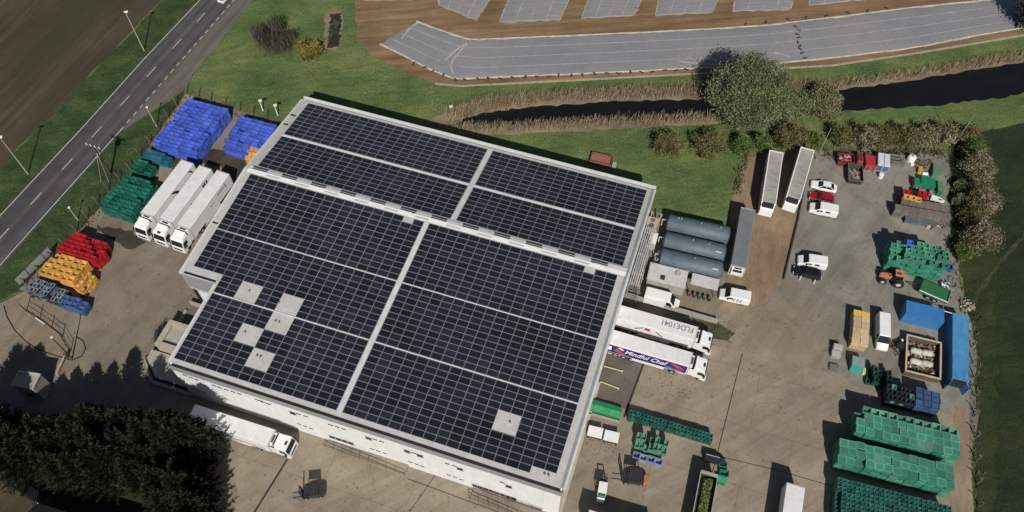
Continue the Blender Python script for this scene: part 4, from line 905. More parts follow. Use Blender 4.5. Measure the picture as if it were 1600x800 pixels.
NB['n1'] = block('navy_crate', me, (1.0, .85, .6), (-74.3, 68.6), YK, 4, 2, 4, 'blue grey plastic crate at the end of the charcoal stack', 'crate', 'navy crates near the gate', 'e', seed=14, h_of=lambda i, j: 4 - (i > 2) - (j == 0 and i == 0))
# green pallet boxes of the right yard
YR = R(-15.5)
me = crate_mesh('green_pallet_box', 1.18, 1.1, .8, M_box, .12, .09, lid=True, mrim=M_rimg); meo = crate_mesh('green_pallet_box', 1.18, 1.1, .8, M_boxl, .6, .1, mrim=M_rimg); mel = crate_mesh('green_pallet_box', 1.18, 1.1, .8, M_boxl, .1, .05, lid=True)
NB['gb1'] = block('green_pallet_box', me, (1.18, 1.1, .8), (50.9, 45.9), YR, 12, 3, 5, 'green lidded pallet box in the farther of two long rows', 'pallet box', 'green boxes of the farther row', 'w', seed=15, ragged=.0, h_of=lambda i, j: 5 if j < 2 or i > 0 else 4, alt=(.1, mel), shear=-.12)
NB['gb1r'] = block('green_pallet_box', meo, (1.18, .8, .8), (52.6, 48.95), YR, 11, 1, 5, 'open green pallet box along the back edge of the farther row', 'pallet box', 'open green boxes along the back', 'w', seed=16, ragged=.0)
NB['gb2'] = block('green_pallet_box', me, (1.18, 1.1, .8), (47.5, 41.6), YR, 13, 3, 5, 'green lidded pallet box in the nearer of two long rows', 'pallet box', 'green boxes of the nearer row', 'w', seed=17, ragged=.0, h_of=lambda i, j: 5 if j > 0 or i > 2 else 4, alt=(.1, mel), shear=-.1)
me = crate_mesh('small_green_crate', .6, .6, .8, M_dgreen, .22, .07, ribs=False, mrim=M_rimt)
NB['sm'] = block('small_green_crate', me, (.6, .6, .8), (45.3, 32.3), YR, 24, 11, 4, 'small dark green crate in the dense block at the corner of the concrete', 'crate', 'small dark green crates', 'w', seed=18, ragged=.0, jit=.02, shear=-.02, h_of=lambda i, j: 4 if i > 0 or j > 7 else 3)
# double row of dark green crates and what stands beside it
me = crate_mesh('slim_green_crate', .5, .6, .8, M_dgreen, .3, .08, ribs=False, mrim=M_rimt)
NB['dr'] = block('slim_green_crate', me, (.5, .6, .8), (17.7, 49.1), R(-17.6), 23, 2, 2, 'slim dark green crate in the long double row on the concrete', 'crate', 'slim crates of the double row', 'w', seed=19, ragged=.0, jit=.015)
me = crate_mesh('green_cage_crate', .62, 1.0, .7, M_boxl, .4, .06)
NB['cg'] = block('green_cage_crate', me, (.62, 1.0, .7), (18.3, 44.6), R(-16), 7, 2, 3, 'pale green crate in the small group behind four blue crates', 'crate', 'pale green crates behind the blue four', 'w', seed=20, h_of=lambda i, j: (3, 3, 0, 2, 3, 0, 3)[i] if j == 1 else (2, 2, 1, 2, 3, 3, 2)[i])
me = crate_mesh('blue_bin', 1.05, .95, .9, plastic('bin_blue', (.22, .27, .42)), .7, .09)
NB['bb'] = block('blue_bin', me, (1.05, .95, .9), (17.9, 43.1), R(-17), 4, 1, 1, 'open blue bin with pale rim in a row of four beside the forklift', 'bin', 'four blue bins', 'w', seed=21)
# stack right of the hedge: tall green, one blue crate on top
me = crate_mesh('tall_green_crate', .95, .8, .75, M_box, .35, .1, mrim=M_rimg); 
NB['tg'] = block('tall_green_crate', me, (.95, .8, .75), (63.3, 76.5), YR, 9, 4, 7, 'green crate of the tall stack beneath the hedge, behind the tractor', 'crate', 'tall green stack behind the tractor', 'w', seed=22, jit=.05, h_of=lambda i, j: ((6 if j == 0 else 7) if i > 1 else 5 + (j > 1)) - (1 if (i * 7 + j * 3) % 5 == 0 else 0), shear=-.1)
instance('single_blue_crate', crate_mesh('single_blue_crate', 1.0, .8, .6, M_cblue, .3), tuple(off((66.0, 78.3), YR, .3, 0)[:2]) + (5.33,), YR, 'lone bright blue crate lying on top of the tall green stack', 'crate')
instance('single_blue_bin', crate_mesh('single_blue_bin', 1.0, 1.0, 1.0, plastic('bin_azure', (.03, .12, .40)), .4), tuple(at(1480, 421)), YR, 'blue bin standing alone at the hedge end of the tall green stack', 'bin')
# navy / dark stack above the green rows
me = crate_mesh('black_crate', .62, .8, .7, plastic('crate_black', (.02, .026, .034), .5), .4, .07); 
NB['dk'] = block('black_crate', me, (.62, .8, .7), (57.3, 51.7), YR, 6, 3, 4, 'black open crate in the dark stack before the fenced scrap pen', 'crate', 'black crates before the scrap pen', 'w', seed=23, shear=-.05, alt=(.12, crate_mesh('black_crate', .62, .8, .7, M_boxl, .3)))
me = crate_mesh('steel_blue_crate', 1.15, .95, .72, plastic('crate_steel_blue', (.05, .10, .22), .35), .15, .06)
NB['sb'] = block('steel_blue_crate', me, (1.15, .95, .72), (61.3, 50.6), YR, 3, 3, 4, 'steel blue crate beside the black crates, near the dirt path', 'crate', 'steel blue crates near the path', 'w', seed=24)
me = crate_mesh('bottle_green_crate', .62, .8, .62, plastic('crate_bottle_green', (.012, .06, .045), .6), .4, .07)
NB['bg'] = block('bottle_green_crate', me, (.62, .8, .62), (55.6, 55.2), YR, 5, 3, 2, 'bottle green crate in the low stack beside the teal bin', 'crate', 'bottle green crates beside the teal bin', 'w', seed=25, h_of=lambda i, j: 1 + ((i * 5 + j * 3) % 3), jit=.08)
# wooden boxes, 2 x 6 stacks, the two at the back painted yellow
M_wood = mat('pale_timber', (.56, .41, .25), .85, var=.2, scale=2, objvar=.2); M_wyel = mat('yellow_timber', (.68, .44, .08), .8, var=.2, scale=2, objvar=.15)
def wooden_box(m):
    mb = MB(); 
    for q in range(6): mb.box(-.62, .62, -.5 + q * .168, -.5 + q * .168 + .155, .64, .67)
    for z in (.12, .30, .48):
        mb.box(-.62, .62, -.5, -.47, z, z + .16); mb.box(-.62, .62, .47, .5, z, z + .16); mb.box(-.62, -.59, -.47, .47, z, z + .16); mb.box(.59, .62, -.47, .47, z, z + .16)
    for x in (-.5, 0, .5): mb.box(x - .05, x + .05, -.5, .5, 0, .11)
    return mb.mesh('wooden_box', [m])
wb, wy = wooden_box(M_wood), wooden_box(M_wyel); rn = random.Random(5)
for i in range(2):
    for j in range(6):
        for l in range(3):
            p = off((54.25, 61.6), YR, .65 + i * 1.28, .5 + j * 1.05)
            if l == 2 or j == 0 or i == 0:
                back = j == 5
                instance('wooden_box', wy if back else wb, (p.x + rn.uniform(-.05, .05), p.y + rn.uniform(-.05, .05), l * .68 + .04), YR + rn.uniform(-.03, .03), 'yellow painted wooden box at the far end of the timber stack' if back else 'pale wooden box in the stack beside the long white van', 'box', 'yellow wooden boxes' if back else 'pale wooden boxes')
# ---------------------------------------------------------------- containers
k = NT('container_blue'); wv = k.n('ShaderNodeTexWave', wave_type='BANDS', bands_direction='X'); wv.inputs['Scale'].default_value = 1.1; k.l(k.coord(), wv.inputs['Vector'])
k.color(k.mix(.5, k.ramp(k.noise(.6, 6, .7), [(.3, (.03, .15, .40)), (.7, (.05, .21, .50))]), k.ramp(k.noise(1.4, 6, .75, dist=1), [(.45, g3(1)), (.75, (.6, .55, .5))]), 'MULTIPLY')); k.bump(wv.outputs['Fac'], .6, .05); k.b.inputs['Roughness'].default_value = .5; M_cont = k.m
k = NT('container_sky'); wv = k.n('ShaderNodeTexWave', wave_type='BANDS', bands_direction='X'); wv.inputs['Scale'].default_value = 1.1; k.l(k.coord(), wv.inputs['Vector'])
k.color(k.mix(.6, k.ramp(k.noise(.6, 6, .7), [(.3, (.05, .22, .44)), (.7, (.08, .29, .52))]), k.ramp(k.noise(.9, 6, .8, k.coord((.4, 2, 1)), 1), [(.5, g3(1)), (.66, (.35, .33, .32))]), 'MULTIPLY')); k.bump(wv.outputs['Fac'], .6, .05); k.b.inputs['Roughness'].default_value = .5; M_cont2 = k.m
def container(label, loc, rz, L, m, doors=False, H=2.85):
    t = thing('shipping_container', label, 'container', (loc[0], loc[1], 0), rz); h, w = L / 2, 1.22
    b = MB().box(-h, h, -w, w, .12, H - .06).build('body', m, t)
    MB().box(-h + .1, h - .1, -w + .08, w - .08, H - .06, H - .02).build('roof', m, b)
    f = MB()
    for x in (-h + .06, h - .06):
        for y in (-w + .06, w - .06): f.box(x - .1, x + .1, y - .1, y + .1, 0, H + .01)
    for y in (-w + .03, w - .03): f.box(-h + .17, h - .17, y - .06, y + .06, H - .14, H + .003); f.box(-h + .17, h - .17, y - .06, y + .06, .03, .16)
    for x in (-h + .03, h - .03): f.box(x - .06, x + .06, -w + .17, w - .17, H - .14, H + .003)
    f.build('corner_frame', m, t)
    if not doors:
        for s in (-1, 1):
            d = MB().box(-h - .05, -h - .01, s * .58 - .54, s * .58 + .54, .2, H - .16).build('door', m, t)
            r = MB(); 
            for q in (-.25, .25): r.tube((-h - .08, s * .58 + q, .2), (-h - .08, s * .58 + q, H - .16), .025, n=6)
            r.build('lock_rod', M_grey, d)
    else:
        MB().box(-h - .012, -h - .002, -w + .16, w - .16, .2, H - .16).build('opening', M_dark, t)
        for s, a in ((-1, R(205)), (1, R(150))):
            MB().cbox((-h - .55 + (0.1 if s > 0 else 0), s * (w + .05) * .95, 1.3), (1.15, .06, 2.3), 0, a).build('door', m, t)
    return t
container('short blue shipping container with its long side towards the scrap pen', (67.05, 66.85), R(-16.5), 5.9, M_cont)
container('long sky blue shipping container with open doors along the right fence', (71.0, 60.5), R(74.2), 11.9, M_cont2, True)
MB_ = MB(); MB_.tube((0, 0, 0), (5.2, 0, 0), .05, n=6); MB_.tube((0, 0, -.1), (0, 3.4, -.1), .05, n=6)
t = thing('scaffold_poles', 'white poles laid at right angles between the two blue containers', 'poles', at(1475, 486, 2.7), R(-15))
m = MB(); m.tube((0, 0, 0), (1.6, -.1, 0), .06, n=6); m.build('cross_pole', M_wvin, t); m = MB(); m.tube((0, 0, 0), (.6, 3.6, -2.3), .06, n=6); m.build('upright_pole', M_wvin, t)
# ---------------------------------------------------------------- fenced scrap pen with sacks
M_cream = mat('cream_board', (.52, .43, .30), .8, var=.2); M_sack = mat('white_sack', (.50, .50, .42), .85, var=.2, scale=2, objvar=.2)
M_scrap = [mat('scrap_timber', (.32, .24, .15), .9, var=.4, scale=2), mat('scrap_grey', (.16, .15, .14), .85, var=.4, scale=2), mat('scrap_brown', (.11, .07, .045), .9, var=.3), mat('scrap_pale', (.5, .46, .4), .85, var=.3)]
PENC = (65.4, 59.4); YP = R(-16)
t = thing('scrap_pen', 'boarded pen with cream rails holding white sacks and scrap', 'pen', (*PENC, 0), YP)
for (x0, x1, y0, y1) in ((-2.7, 2.7, -3.35, -3.2), (-2.7, 2.7, 3.2, 3.35), (-2.7, -2.55, -3.2, 3.2), (2.55, 2.7, -3.2, 3.2)):
    s_ = MB().box(x0, x1, y0, y1, 0, 1.4).build('side_wall', M_scrap[2], t); MB().box(x0 - .05, x1 + .05, y0 - .05, y1 + .05, 1.4, 1.5).build('top_rail', M_cream, s_)
MB().box(-2.55, 2.55, -3.2, 3.2, .06, .15).build('floor', M_scrap[2], t)
rn = random.Random(77)
def junk(mb, x0, x1, y0, y1, z0, z1, n, big=.7, mats=4):
    for _ in range(n):
        d = (rn.uniform(.15, big), rn.uniform(.1, big * .5), rn.uniform(.08, .3))
        mb.cbox((rn.uniform(x0, x1), rn.uniform(y0, y1), rn.uniform(z0, z1)), d, rn.randrange(mats), rn.uniform(0, 3.14))
    return mb
def sackmesh(L=1.0):
    rings = []
    for x, r in ((-.5, .25), (-.44, .43), (-.2, .5), (.1, .47), (.25, .5), (.44, .42), (.5, .2)): rings.append([(x * L, r * math.cos(a), .42 + .42 * r / .5 * math.sin(a)) for a in [i * math.pi / 6 for i in range(12)]])
    return MB().loft(rings, smooth=True).mesh('sack', [M_sack])
sk, skl = sackmesh(1.0), sackmesh(1.75)
for j, y in enumerate((1.1, -.85)):
    for i in range(2): p = off(PENC, YP, -.95 + i * 1.72, y + .12 * i); instance('sack', skl, (p.x, p.y, .35), YP + .08 * (i - j), 'long bulging white sack inside the boarded scrap pen', 'sack', 'white sacks in the pen', scale=(1.0, 1.1, 1.1))
tag(junk(MB(), -2.3, 2.2, -3.0, 2.9, .2, .5, 150).build('scrap', M_scrap, None, (*PENC, 0), YP), 'loose timber and metal scrap filling the boarded pen', 'scrap', kind='stuff')
tag(junk(MB(), -2.6, 2.6, 3.5, 4.1, .1, .8, 40).build('scrap', [M_rust, M_scrap[2], M_rust, M_scrap[0]], None, (*PENC, 0), YP), 'rusty scrap piled behind the boarded pen', 'scrap', kind='stuff')
# ---------------------------------------------------------------- skips, bins, pallets and other yard pieces
def skip(name, label, cat, loc, rz, L, Wd, H, m, fill=None, slope=.35, fz=.55, group=None, rim=None):
    t = thing(name, label, cat, (loc[0], loc[1], 0), rz, group); a, b, th = L / 2, Wd / 2, .07
    o = MB()
    def ring(dx, dy, z): return [(-a + dx, -b + dy, z), (a - dx, -b + dy, z), (a - dx, b - dy, z), (-a + dx, b - dy, z)]
    o.loft([ring(slope, .05, .05), ring(0, 0, H), ring(th, th, H), ring(slope + th, .1, .15)], caps=False)
    o.add(ring(slope, .05, .05), [(3, 2, 1, 0)]); o.add(ring(slope + th, .1, .15), [(0, 1, 2, 3)])
    o.build('body', m, t)
    r = MB()
    for (x0, x1, y0, y1) in ((-a - .05, a + .05, -b - .05, -b + .05), (-a - .05, a + .05, b - .05, b + .05), (-a - .05, -a + .05, -b + .05, b - .05), (a - .05, a + .05, -b + .05, b - .05)): r.box(x0, x1, y0, y1, H - .08, H + .03)
    r.build('rim', rim or m, t)
    if fill is not None: junk(MB(), -a + .5, a - .5, -b + .3, b - .3, H * fz - .2, H * fz, int(25 * L)).build('contents', fill, t)['kind'] = 'stuff'
    return t
M_mar = mat('maroon_paint', (.15, .022, .022), .6, var=.35, scale=1.5, dirt=(.1, .05, .035)); M_redf = mat('faded_red', (.36, .06, .055), .6, var=.3, scale=1.5)
YT = R(-8)
skip('open_skip', 'maroon open skip at the left end of the red row along the hedge', 'skip', at(1318, 254), YT, 2.9, 2.0, 1.5, M_mar, [M_redf, M_mar, M_redf, M_scrap[3]], .15, .8)
def hopper(name, label, loc, rz, L, Wd, H, m, mt):
    t = thing(name, label, 'hopper', (loc[0], loc[1], 0), rz)
    MB().loft([[(-L / 2, -Wd / 2, .1), (L / 2, -Wd / 2, .1), (L / 2, Wd / 2, .1), (-L / 2, Wd / 2, .1)], [(-L / 2, -Wd / 2, H), (L / 2, -Wd / 2, H * .8), (L / 2, Wd / 2, H * .8), (-L / 2, Wd / 2, H)]]).build('body', m, t, bevel=.04)
    MB().add([(-L / 2 + .1, -Wd / 2 + .1, H + .01), (L / 2 - .1, -Wd / 2 + .1, H * .8 + .03), (L / 2 - .1, Wd / 2 - .1, H * .8 + .03), (-L / 2 + .1, Wd / 2 - .1, H + .01)], [(0, 1, 2, 3)]).build('lid', mt, t)
    m2 = MB()
    for x in (-L / 4, L / 4): m2.box(x - .05, x + .05, -Wd / 2 - .06, Wd / 2 + .06, .02, H * .7)
    m2.build('strap', M_chass, t); return t
hopper('steel_hopper', 'dull red narrow steel hopper between the maroon skip and the red one', at(1340, 253), YT, 1.1, 2.1, 1.7, M_redf, M_mar)
hopper('steel_hopper', 'bright red steel hopper next to the white wrapped pallets', at(1357, 258), YT, 2.0, 2.6, 1.5, M_redf, mat('crimson_paint', (.36, .03, .05), .5, var=.25, scale=1.5))
M_wrap = mat('white_wrap', (.60, .62, .68), .4, var=.12, scale=2, dirt=(.4, .42, .5))
for q, lab in ((0, 'white wrapped pallet beside the bright red hopper'), (1, 'white wrapped pallet farther from the bright red hopper')):
    p = off(at(1371, 259), R(-14), q * 1.12, .15)
    t = thing('wrapped_pallet', lab, 'pallet', p, R(-14) + R(90))
    MB().box(-1.55, 1.45, -.52, .52, .15, 1.9).build('wrapped_goods', M_wrap, t, bevel=.07)
    m = MB(); 
    for y in (-.4, 0, .4): m.box(-1.5, 1.4, y - .06, y + .06, 0, .14)
    m.build('pallet', M_wood, t)
    MB().box(-1.57, -1.5, -.45, .45, .3, 1.7).build('blue_label', M_cnavy, t)
instance('barrel', MB().tube((0, 0, 0), (0, 0, .9), .45, .45, 16, 0).tube((0, 0, .9), (0, 0, .95), .4, .38, 16).mesh('barrel', [M_white]), at(1375, 277), 0, 'white drum in front of the wrapped pallets', 'drum')
skip('open_skip', 'dark steel skip with rubbish standing out from the red row', 'skip', at(1333, 277), R(-100), 3.8, 2.6, 1.5, mat('dark_skip', (.045, .04, .037), .7, var=.3), M_scrap, .3, .5, rim=M_grey)
t = thing('racking', 'grey steel racking frame between the wrapped pallets and the white tank', 'rack', at(1400, 255), R(-10))
m = MB()
for x in (-1.1, 1.1):
    for y in (-.8, .8): m.box(x - .05, x + .05, y - .05, y + .05, 0, 1.5)
m.build('post', M_grey, t); m = MB()
for y in (-.8, 0, .8): m.box(-1.15, 1.15, y - .06, y + .06, 1.4, 1.52)
for x in (-1.1, 1.1): m.box(x - .05, x + .05, -.8, .8, .7, .8)
m.build('beam', M_grey, t)
MB().box(-1.0, 1.0, -.7, .7, .15, .3).build('deck', M_scrap[1], t)
t = thing('water_tank', 'round white plastic tank by the hedge', 'tank', at(1422, 251), 0)
MB().loft([[(r * math.cos(i * math.pi / 8), r * math.sin(i * math.pi / 8), z) for i in range(16)] for r, z in ((.72, 0), (.78, .3), (.78, 1.1), (.55, 1.35), (.2, 1.42))], smooth=True).build('body', M_white, t)
MB().tube((0, 0, 1.4), (0, 0, 1.5), .2, .2, 10).build('lid', M_grey, t)
MB().box(-.3, .3, -1.3, -.8, 0, .45).build('pump', M_white, t)
tag(junk(MB(), -1.7, 1.7, -1, 1, .05, .3, 80).build('brush_heap', [M_scrap[2], M_rust, M_scrap[0], M_scrap[2]], None, at(1442, 258), 0), 'brown heap of brushwood beside the white tank', 'heap', kind='stuff')
M_ylw = mat('yellow_paint', (.60, .38, .03), .5); M_gbin = mat('bin_green', (.012, .19, .10), .5, var=.2); M_gpale = mat('pale_green', (.11, .25, .15), .6, var=.2)
hopper('yellow_chute', 'small yellow chute above the green bins', at(1436, 268), R(70), 1.5, .7, .8, M_ylw, M_ylw)
instance('plastic_drum', MB().tube((-.45, 0, .3), (.45, 0, .3), .3, .3, 14).tube((.45, 0, .3), (.55, 0, .3), .3, .2, 14).mesh('plastic_drum', [M_wvin]), at(1444, 273), R(-10), 'white plastic drum lying beside the yellow chute', 'drum')
hopper('green_skip', 'pale green tapering skip standing apart near the hedge', at(1460, 271), R(72), 2.6, 1.3, 1.2, M_gpale, M_gpale)
hopper('green_bin', 'broad bright green bin behind the red crates', at(1446, 290), R(-13), 2.6, 1.9, 1.5, M_gbin, M_gbin)
hopper('green_bin', 'grey green bin behind the red crates, left of the broad bright one', at(1430, 291), R(-13), 1.3, 1.7, 1.5, M_boxl, M_gbin)
hopper('green_bin', 'green bin set crosswise by the hedge, right of the broad bright one', at(1465, 298), R(75), 2.6, .9, 1.3, M_gbin, M_gpale)
def pieces(name, me, spots, rz, label, cat, group, h=.8, layers=2):
    for i, (x, y) in enumerate(spots):
        p = at(x, y, h * layers)
        for l in range(layers): instance(name, me, (p.x, p.y, l * h + .05), rz + .04 * ((i * 7 + l * 3) % 5 - 2), label, cat, group)
rc = crate_mesh('small_red_crate', .85, .8, .75, M_cred, .3, .08)
pieces('small_red_crate', rc, ((1415, 299), (1421, 300), (1439, 301), (1447, 303)), R(-13), 'small red crate in front of the green bins', 'crate', 'small red crates', .75, 3)
yc = crate_mesh('amber_crate', 1.0, .95, .8, M_cyel, .6, .14)
pieces('amber_crate', yc, ((1417, 307), (1426, 309), (1435, 312)), R(-15), 'amber open crate in front of the small red crates', 'crate', 'amber crates', .8, 3)
instance('grey_bin', crate_mesh('grey_bin', .9, .9, .9, plastic('bin_grey_blue', (.14, .16, .25)), .6, .12), at(1406, 305, .05), R(-10), 'grey blue bin in the shade left of the amber crates', 'bin')
instance('rose_crate', crate_mesh('rose_crate', .9, .7, .8, plastic('crate_rose', (.35, .2, .2)), .3), at(1454, 304, .05), R(-12), 'faded rose crate beside the white dinghy', 'crate')
t = thing('dinghy', 'small white boat hull lying beside the green bin', 'boat', at(1463, 314), R(-28))
MB().loft([[(-1.1, -.45, .1), (-1.1, .45, .1), (-1.1, .5, .6), (-1.1, -.5, .6)], [(.2, -.5, .05), (.2, .5, .05), (.2, .55, .65), (.2, -.55, .65)], [(1.2, -.06, .3), (1.2, .06, .3), (1.2, .08, .75), (1.2, -.08, .75)]]).build('hull', M_wvin, t)
MB().box(.1, .8, -.12, .12, .64, .72).build('thwart', M_chass, t)
# weathered cages and pallets below
def cage(m1, m2, sx=1.2, sy=1.0, sz=1.0):
    mb = MB(); a, b = sx / 2, sy / 2
    for x in (-a, a):
        for y in (-b, b): mb.box(x - .05, x + .05, y - .05, y + .05, 0, sz)
    for z in (.15, .5, .9):
        zz_ = z * sz
        mb.box(-a, a, -b - .03, -b + .03, zz_, zz_ + .1); mb.box(-a, a, b - .03, b + .03, zz_, zz_ + .1); mb.box(-a - .03, -a + .03, -b, b, zz_, zz_ + .1); mb.box(a - .03, a + .03, -b, b, zz_, zz_ + .1)
    for q in range(5): y = -b + .1 + q * (sy - .2) / 4; mb.box(-a, a, y - .075, y + .075, sz * .9, sz * .96, q % 2)
    mb.box(-a + .06, a - .06, -b + .06, b - .06, .1, sz * .78, 1)
    return mb.mesh('stillage', [m1, m2])
M_wth = mat('weathered_timber', (.17, .14, .12), .9, var=.35, scale=2, objvar=.3)
M_sblue = mat('faded_blue_steel', (.10, .15, .18), .7, var=.3, objvar=.3)
st1, st2 = cage(M_wth, M_scrap[1], 1.3, 1.1, 1.1), cage(M_sblue, M_scrap[1], 1.0, 1.0, 1.0)
for j, (q, n, pitch) in enumerate((((1415, 313), 6, 1.36), ((1405, 324), 7, 1.36))):
    for i in range(n):
        p = off(at(*q, 2.2), R(-13), i * pitch, 0)
        for l in range(2): instance('stillage', st1, (p.x, p.y, l * 1.12 + .03), R(-13), 'weathered brown stillage crate in the double row by the hedge', 'stillage', 'weathered stillages')
for i in range(5):
    p = off(at(1421, 338, 1.5), R(-12), i * 1.06, 0); instance('stillage', st2, (p.x, p.y, .03), R(-12), 'faded blue steel stillage in front of the weathered row', 'stillage', 'faded blue stillages')
instance('timber_log', MB().box(-.7, .7, -.3, .3, 0, .6).mesh('timber_log', [M_cream]), at(1449, 352, .03), R(80), 'cream block standing behind the tall green stack', 'block')
tag(junk(MB(), -1.4, 1.6, -1, 1.2, .05, .5, 80).build('scrap', M_scrap, None, at(1462, 350), 0), 'grey scrap heaped behind the tall green stack', 'scrap', kind='stuff')
tag(junk(MB(), -1.2, 1.2, -1, 1, .05, .5, 50).build('scrap', M_scrap, None, at(1510, 478), 0), 'grey scrap by the fence above the long blue container', 'scrap', kind='stuff')
instance('shredded_bale', junk(MB(), -.7, .7, -.6, .6, .1, .7, 70, .5, 2).mesh('shredded_bale', [M_wvin, M_cnavy]), at(1475, 448, .03), 0, 'white and blue bundle of shredded film behind the green trailer', 'bale')
# tree of dark machinery beside the van
t = thing('plough', 'dark rusty farm implement beside the long white van', 'implement', at(1403, 545), R(20))
m = MB()
for x in (-.9, 0, .9): m.box(x - .06, x + .06, -1.0, 1.0, .6, .72)
m.box(-1.3, 1.3, -.08, .08, .6, .75); m.build('frame', M_chass, t)
m = MB()
for i in range(5): m.tube((-1.1 + i * .55, -.9, .05), (-1.1 + i * .55, -.9, .7), .12, .06, 6); m.tube((-1.1 + i * .55, .9, .05), (-1.1 + i * .55, .9, .7), .12, .06, 6)
m.build('tine', M_rust, t); MB().box(-.4, .7, -.5, .5, .75, 1.2).build('hopper', M_chass, t); MB().box(.9, 1.2, .6, 1.0, .7, .9).build('bracket', M_wvin, t)
# teal bin, cabinets
t = thing('teal_bin', 'teal skip bin with a grey lid beside the wooden boxes', 'bin', at(1336, 574), R(-16))
MB().loft([[(-.95, -1.1, .15), (.95, -1.1, .15), (.95, 1.0, .15), (-.95, 1.0, .15)], [(-.95, -.5, 1.6), (.95, -.5, 1.6), (.95, 1.0, 1.6), (-.95, 1.0, 1.6)]]).build('body', mat('teal_paint', (.03, .27, .22), .5, var=.2), t, bevel=.04)
MB().box(-.98, .98, -.52, 1.05, 1.61, 1.68).build('lid', mat('grey_teal', (.22, .28, .28), .6), t)
MB().box(1.0, 1.45, -1.1, -.1, .1, .8).build('yellow_case', mat('yellow_case', (.6, .52, .18), .6), t)
for lab, x, y, h in (('grey cabinet at the top of a little column of three', 1306, 547, 1.3), ('pale grey cabinet in the middle of a little column', 1304, 556, 1.0), ('low grey cabinet at the bottom of a little column', 1302, 575, .5)):
    t = thing('steel_cabinet', lab, 'cabinet', at(x, y), R(-14)); MB().box(-.7, .7, -.5, .5, .05, h).build('body', M_lgrey if h > .6 else M_scrap[1], t, bevel=.04); MB().box(-.6, .6, -.53, -.5, .15, h - .1).build('door', M_concp if h > .6 else M_scrap[2], t)
# green sheeted box, trolleys, trailer with greenery
t = thing('sheeted_box', 'long low box under green sheeting beside the warehouse', 'box', (14.2, 50.9, 0), R(-17))
MB().loft([[(x, -.85, .1), (x, -.88, .85 + dz), (x, 0, 1.15 + dz), (x, .88, .9 + dz), (x, .85, .1)] for x, dz in ((-3.2, .1), (-1.6, 0), (-1.5, .12), (0, .02), (1.2, .1), (2.7, -.05))]).build('sheet', mat('green_sheet', (.02, .24, .09), .5, var=.3, scale=1.5), t)
MB().box(-3.2, 2.75, -1.3, -1.08, 0, .35).build('kerb_rail', M_concp, t)
for lab, x, y in (('white topped trolley nearer the warehouse wall', 929, 680), ('white topped trolley next to the small forklift side, farther from the warehouse wall', 954, 687)):
    t = thing('trolley', lab, 'trolley', at(x, y), R(-14))
    MB().box(-1.12, 1.12, -.85, .85, 1.35, 1.43).build('table_top', M_white, t, bevel=.02)
    for sx_ in (-1, 1):
        for sy_ in (-1, 1): MB().box(sx_ * .95 - .07, sx_ * .95 + .07, sy_ * .7 - .07, sy_ * .7 + .07, .25, 1.34).build('leg', M_chass, t); wheel(t, sx_ * .95, sy_ * .7, .13, .09, 'castor')
    MB().box(-1.0, 1.0, -.75, .75, .5, .6).build('shelf', M_rust, t)
t = thing('open_trailer', 'open top trailer loaded with green waste beside the dark green crates', 'trailer', (27.0, 34.6, 0), R(72.8))
m = MB(); m.box(-6.5, 5.6, -1.25, -1.17, 1.0, 3.0); m.box(-6.5, 5.6, 1.17, 1.25, 1.0, 3.0); m.box(5.6, 5.68, -1.25, 1.25, 1.0, 3.1); m.build('side_panel', mat('trailer_dark_green', (.03, .06, .035), .6), t)
MB().box(-6.5, 5.6, -1.17, 1.17, .95, 1.05).build('floor', M_chass, t)
m = MB(); m.box(-6.5, 5.6, -1.28, -1.18, 3.0, 3.06); m.box(-6.5, 5.6, 1.17, 1.3, 3.0, 3.08); m.box(5.25, 5.75, -1.25, 1.25, 3.02, 3.12); m.build('top_rail', M_concp, t)
rn = random.Random(4); m = MB()
for _ in range(1500):
    p = Vector((rn.uniform(-6.4, 5.1), rn.uniform(-1.1, .35), 0)); p.z = 1.6 + .5 * math.exp(-(p.y + .5) ** 2 * 3) + rn.uniform(0, .15); a = rn.uniform(0, 6.28); r = rn.uniform(.08, .2)
    m.add([p + Vector((math.cos(a + q) * r, math.sin(a + q) * r, rn.uniform(-.08, .08))) for q in (0, 1.6, 3.1, 4.7)], [(0, 1, 2, 3)], rn.randrange(3))
MB().box(-6.4, 5.2, -1.16, .5, 1.06, 1.6).build('waste_load', M_scrap[2], t)
m.build('green_waste', [mat('waste_green', (.09, .14, .03), .9, var=.4), mat('waste_dark', (.04, .06, .02), .9), mat('waste_yellow', (.2, .2, .07), .9)], t)['kind'] = 'stuff'
for x in (-4.5, -3.2): 
    for s in (-1, 1): wheel(t, x, s * 1.05, .5, .35)
skip('green_cart', 'green handcart beside the open trailer of green waste, the upper one', 'cart', at(1128, 728), R(-12), 1.1, .8, .9, M_gbin, None, .2)
hopper('green_cart', 'bright green box cart beside the open trailer, the lower one', at(1125, 752), R(-15), 1.4, 1.1, .9, M_gbin, mat('cart_lid', (.03, .33, .16), .5))
skip('green_cart', 'dark green handcart between two brighter ones beside the trailer', 'cart', at(1130, 742), R(-12), 1.3, .9, .8, M_cgreen, None, .2)
t = thing('hose_reel', 'black machine with a pale hose behind the open trailer', 'machine', at(1117, 722), R(-16)); MB().box(-1.7, .5, -.5, .5, .4, 1.5).build('casing', M_navy if False else mat('dark_navy', (.02, .022, .035), .5), t); m = MB(); m.tube((.8, -.4, .7), (.8, .4, .7), .6, .6, 16); m.build('reel', M_chass, t); MB().box(-1.6, .4, .2, .3, 1.5, 1.56).build('edge', M_lgrey, t)
t, b = trailer('white box trailer mostly below the picture edge, casting its shade on the concrete', (19.6, 30.4), R(-17), 9.5, None, False, M_wpaint, W=2.6)
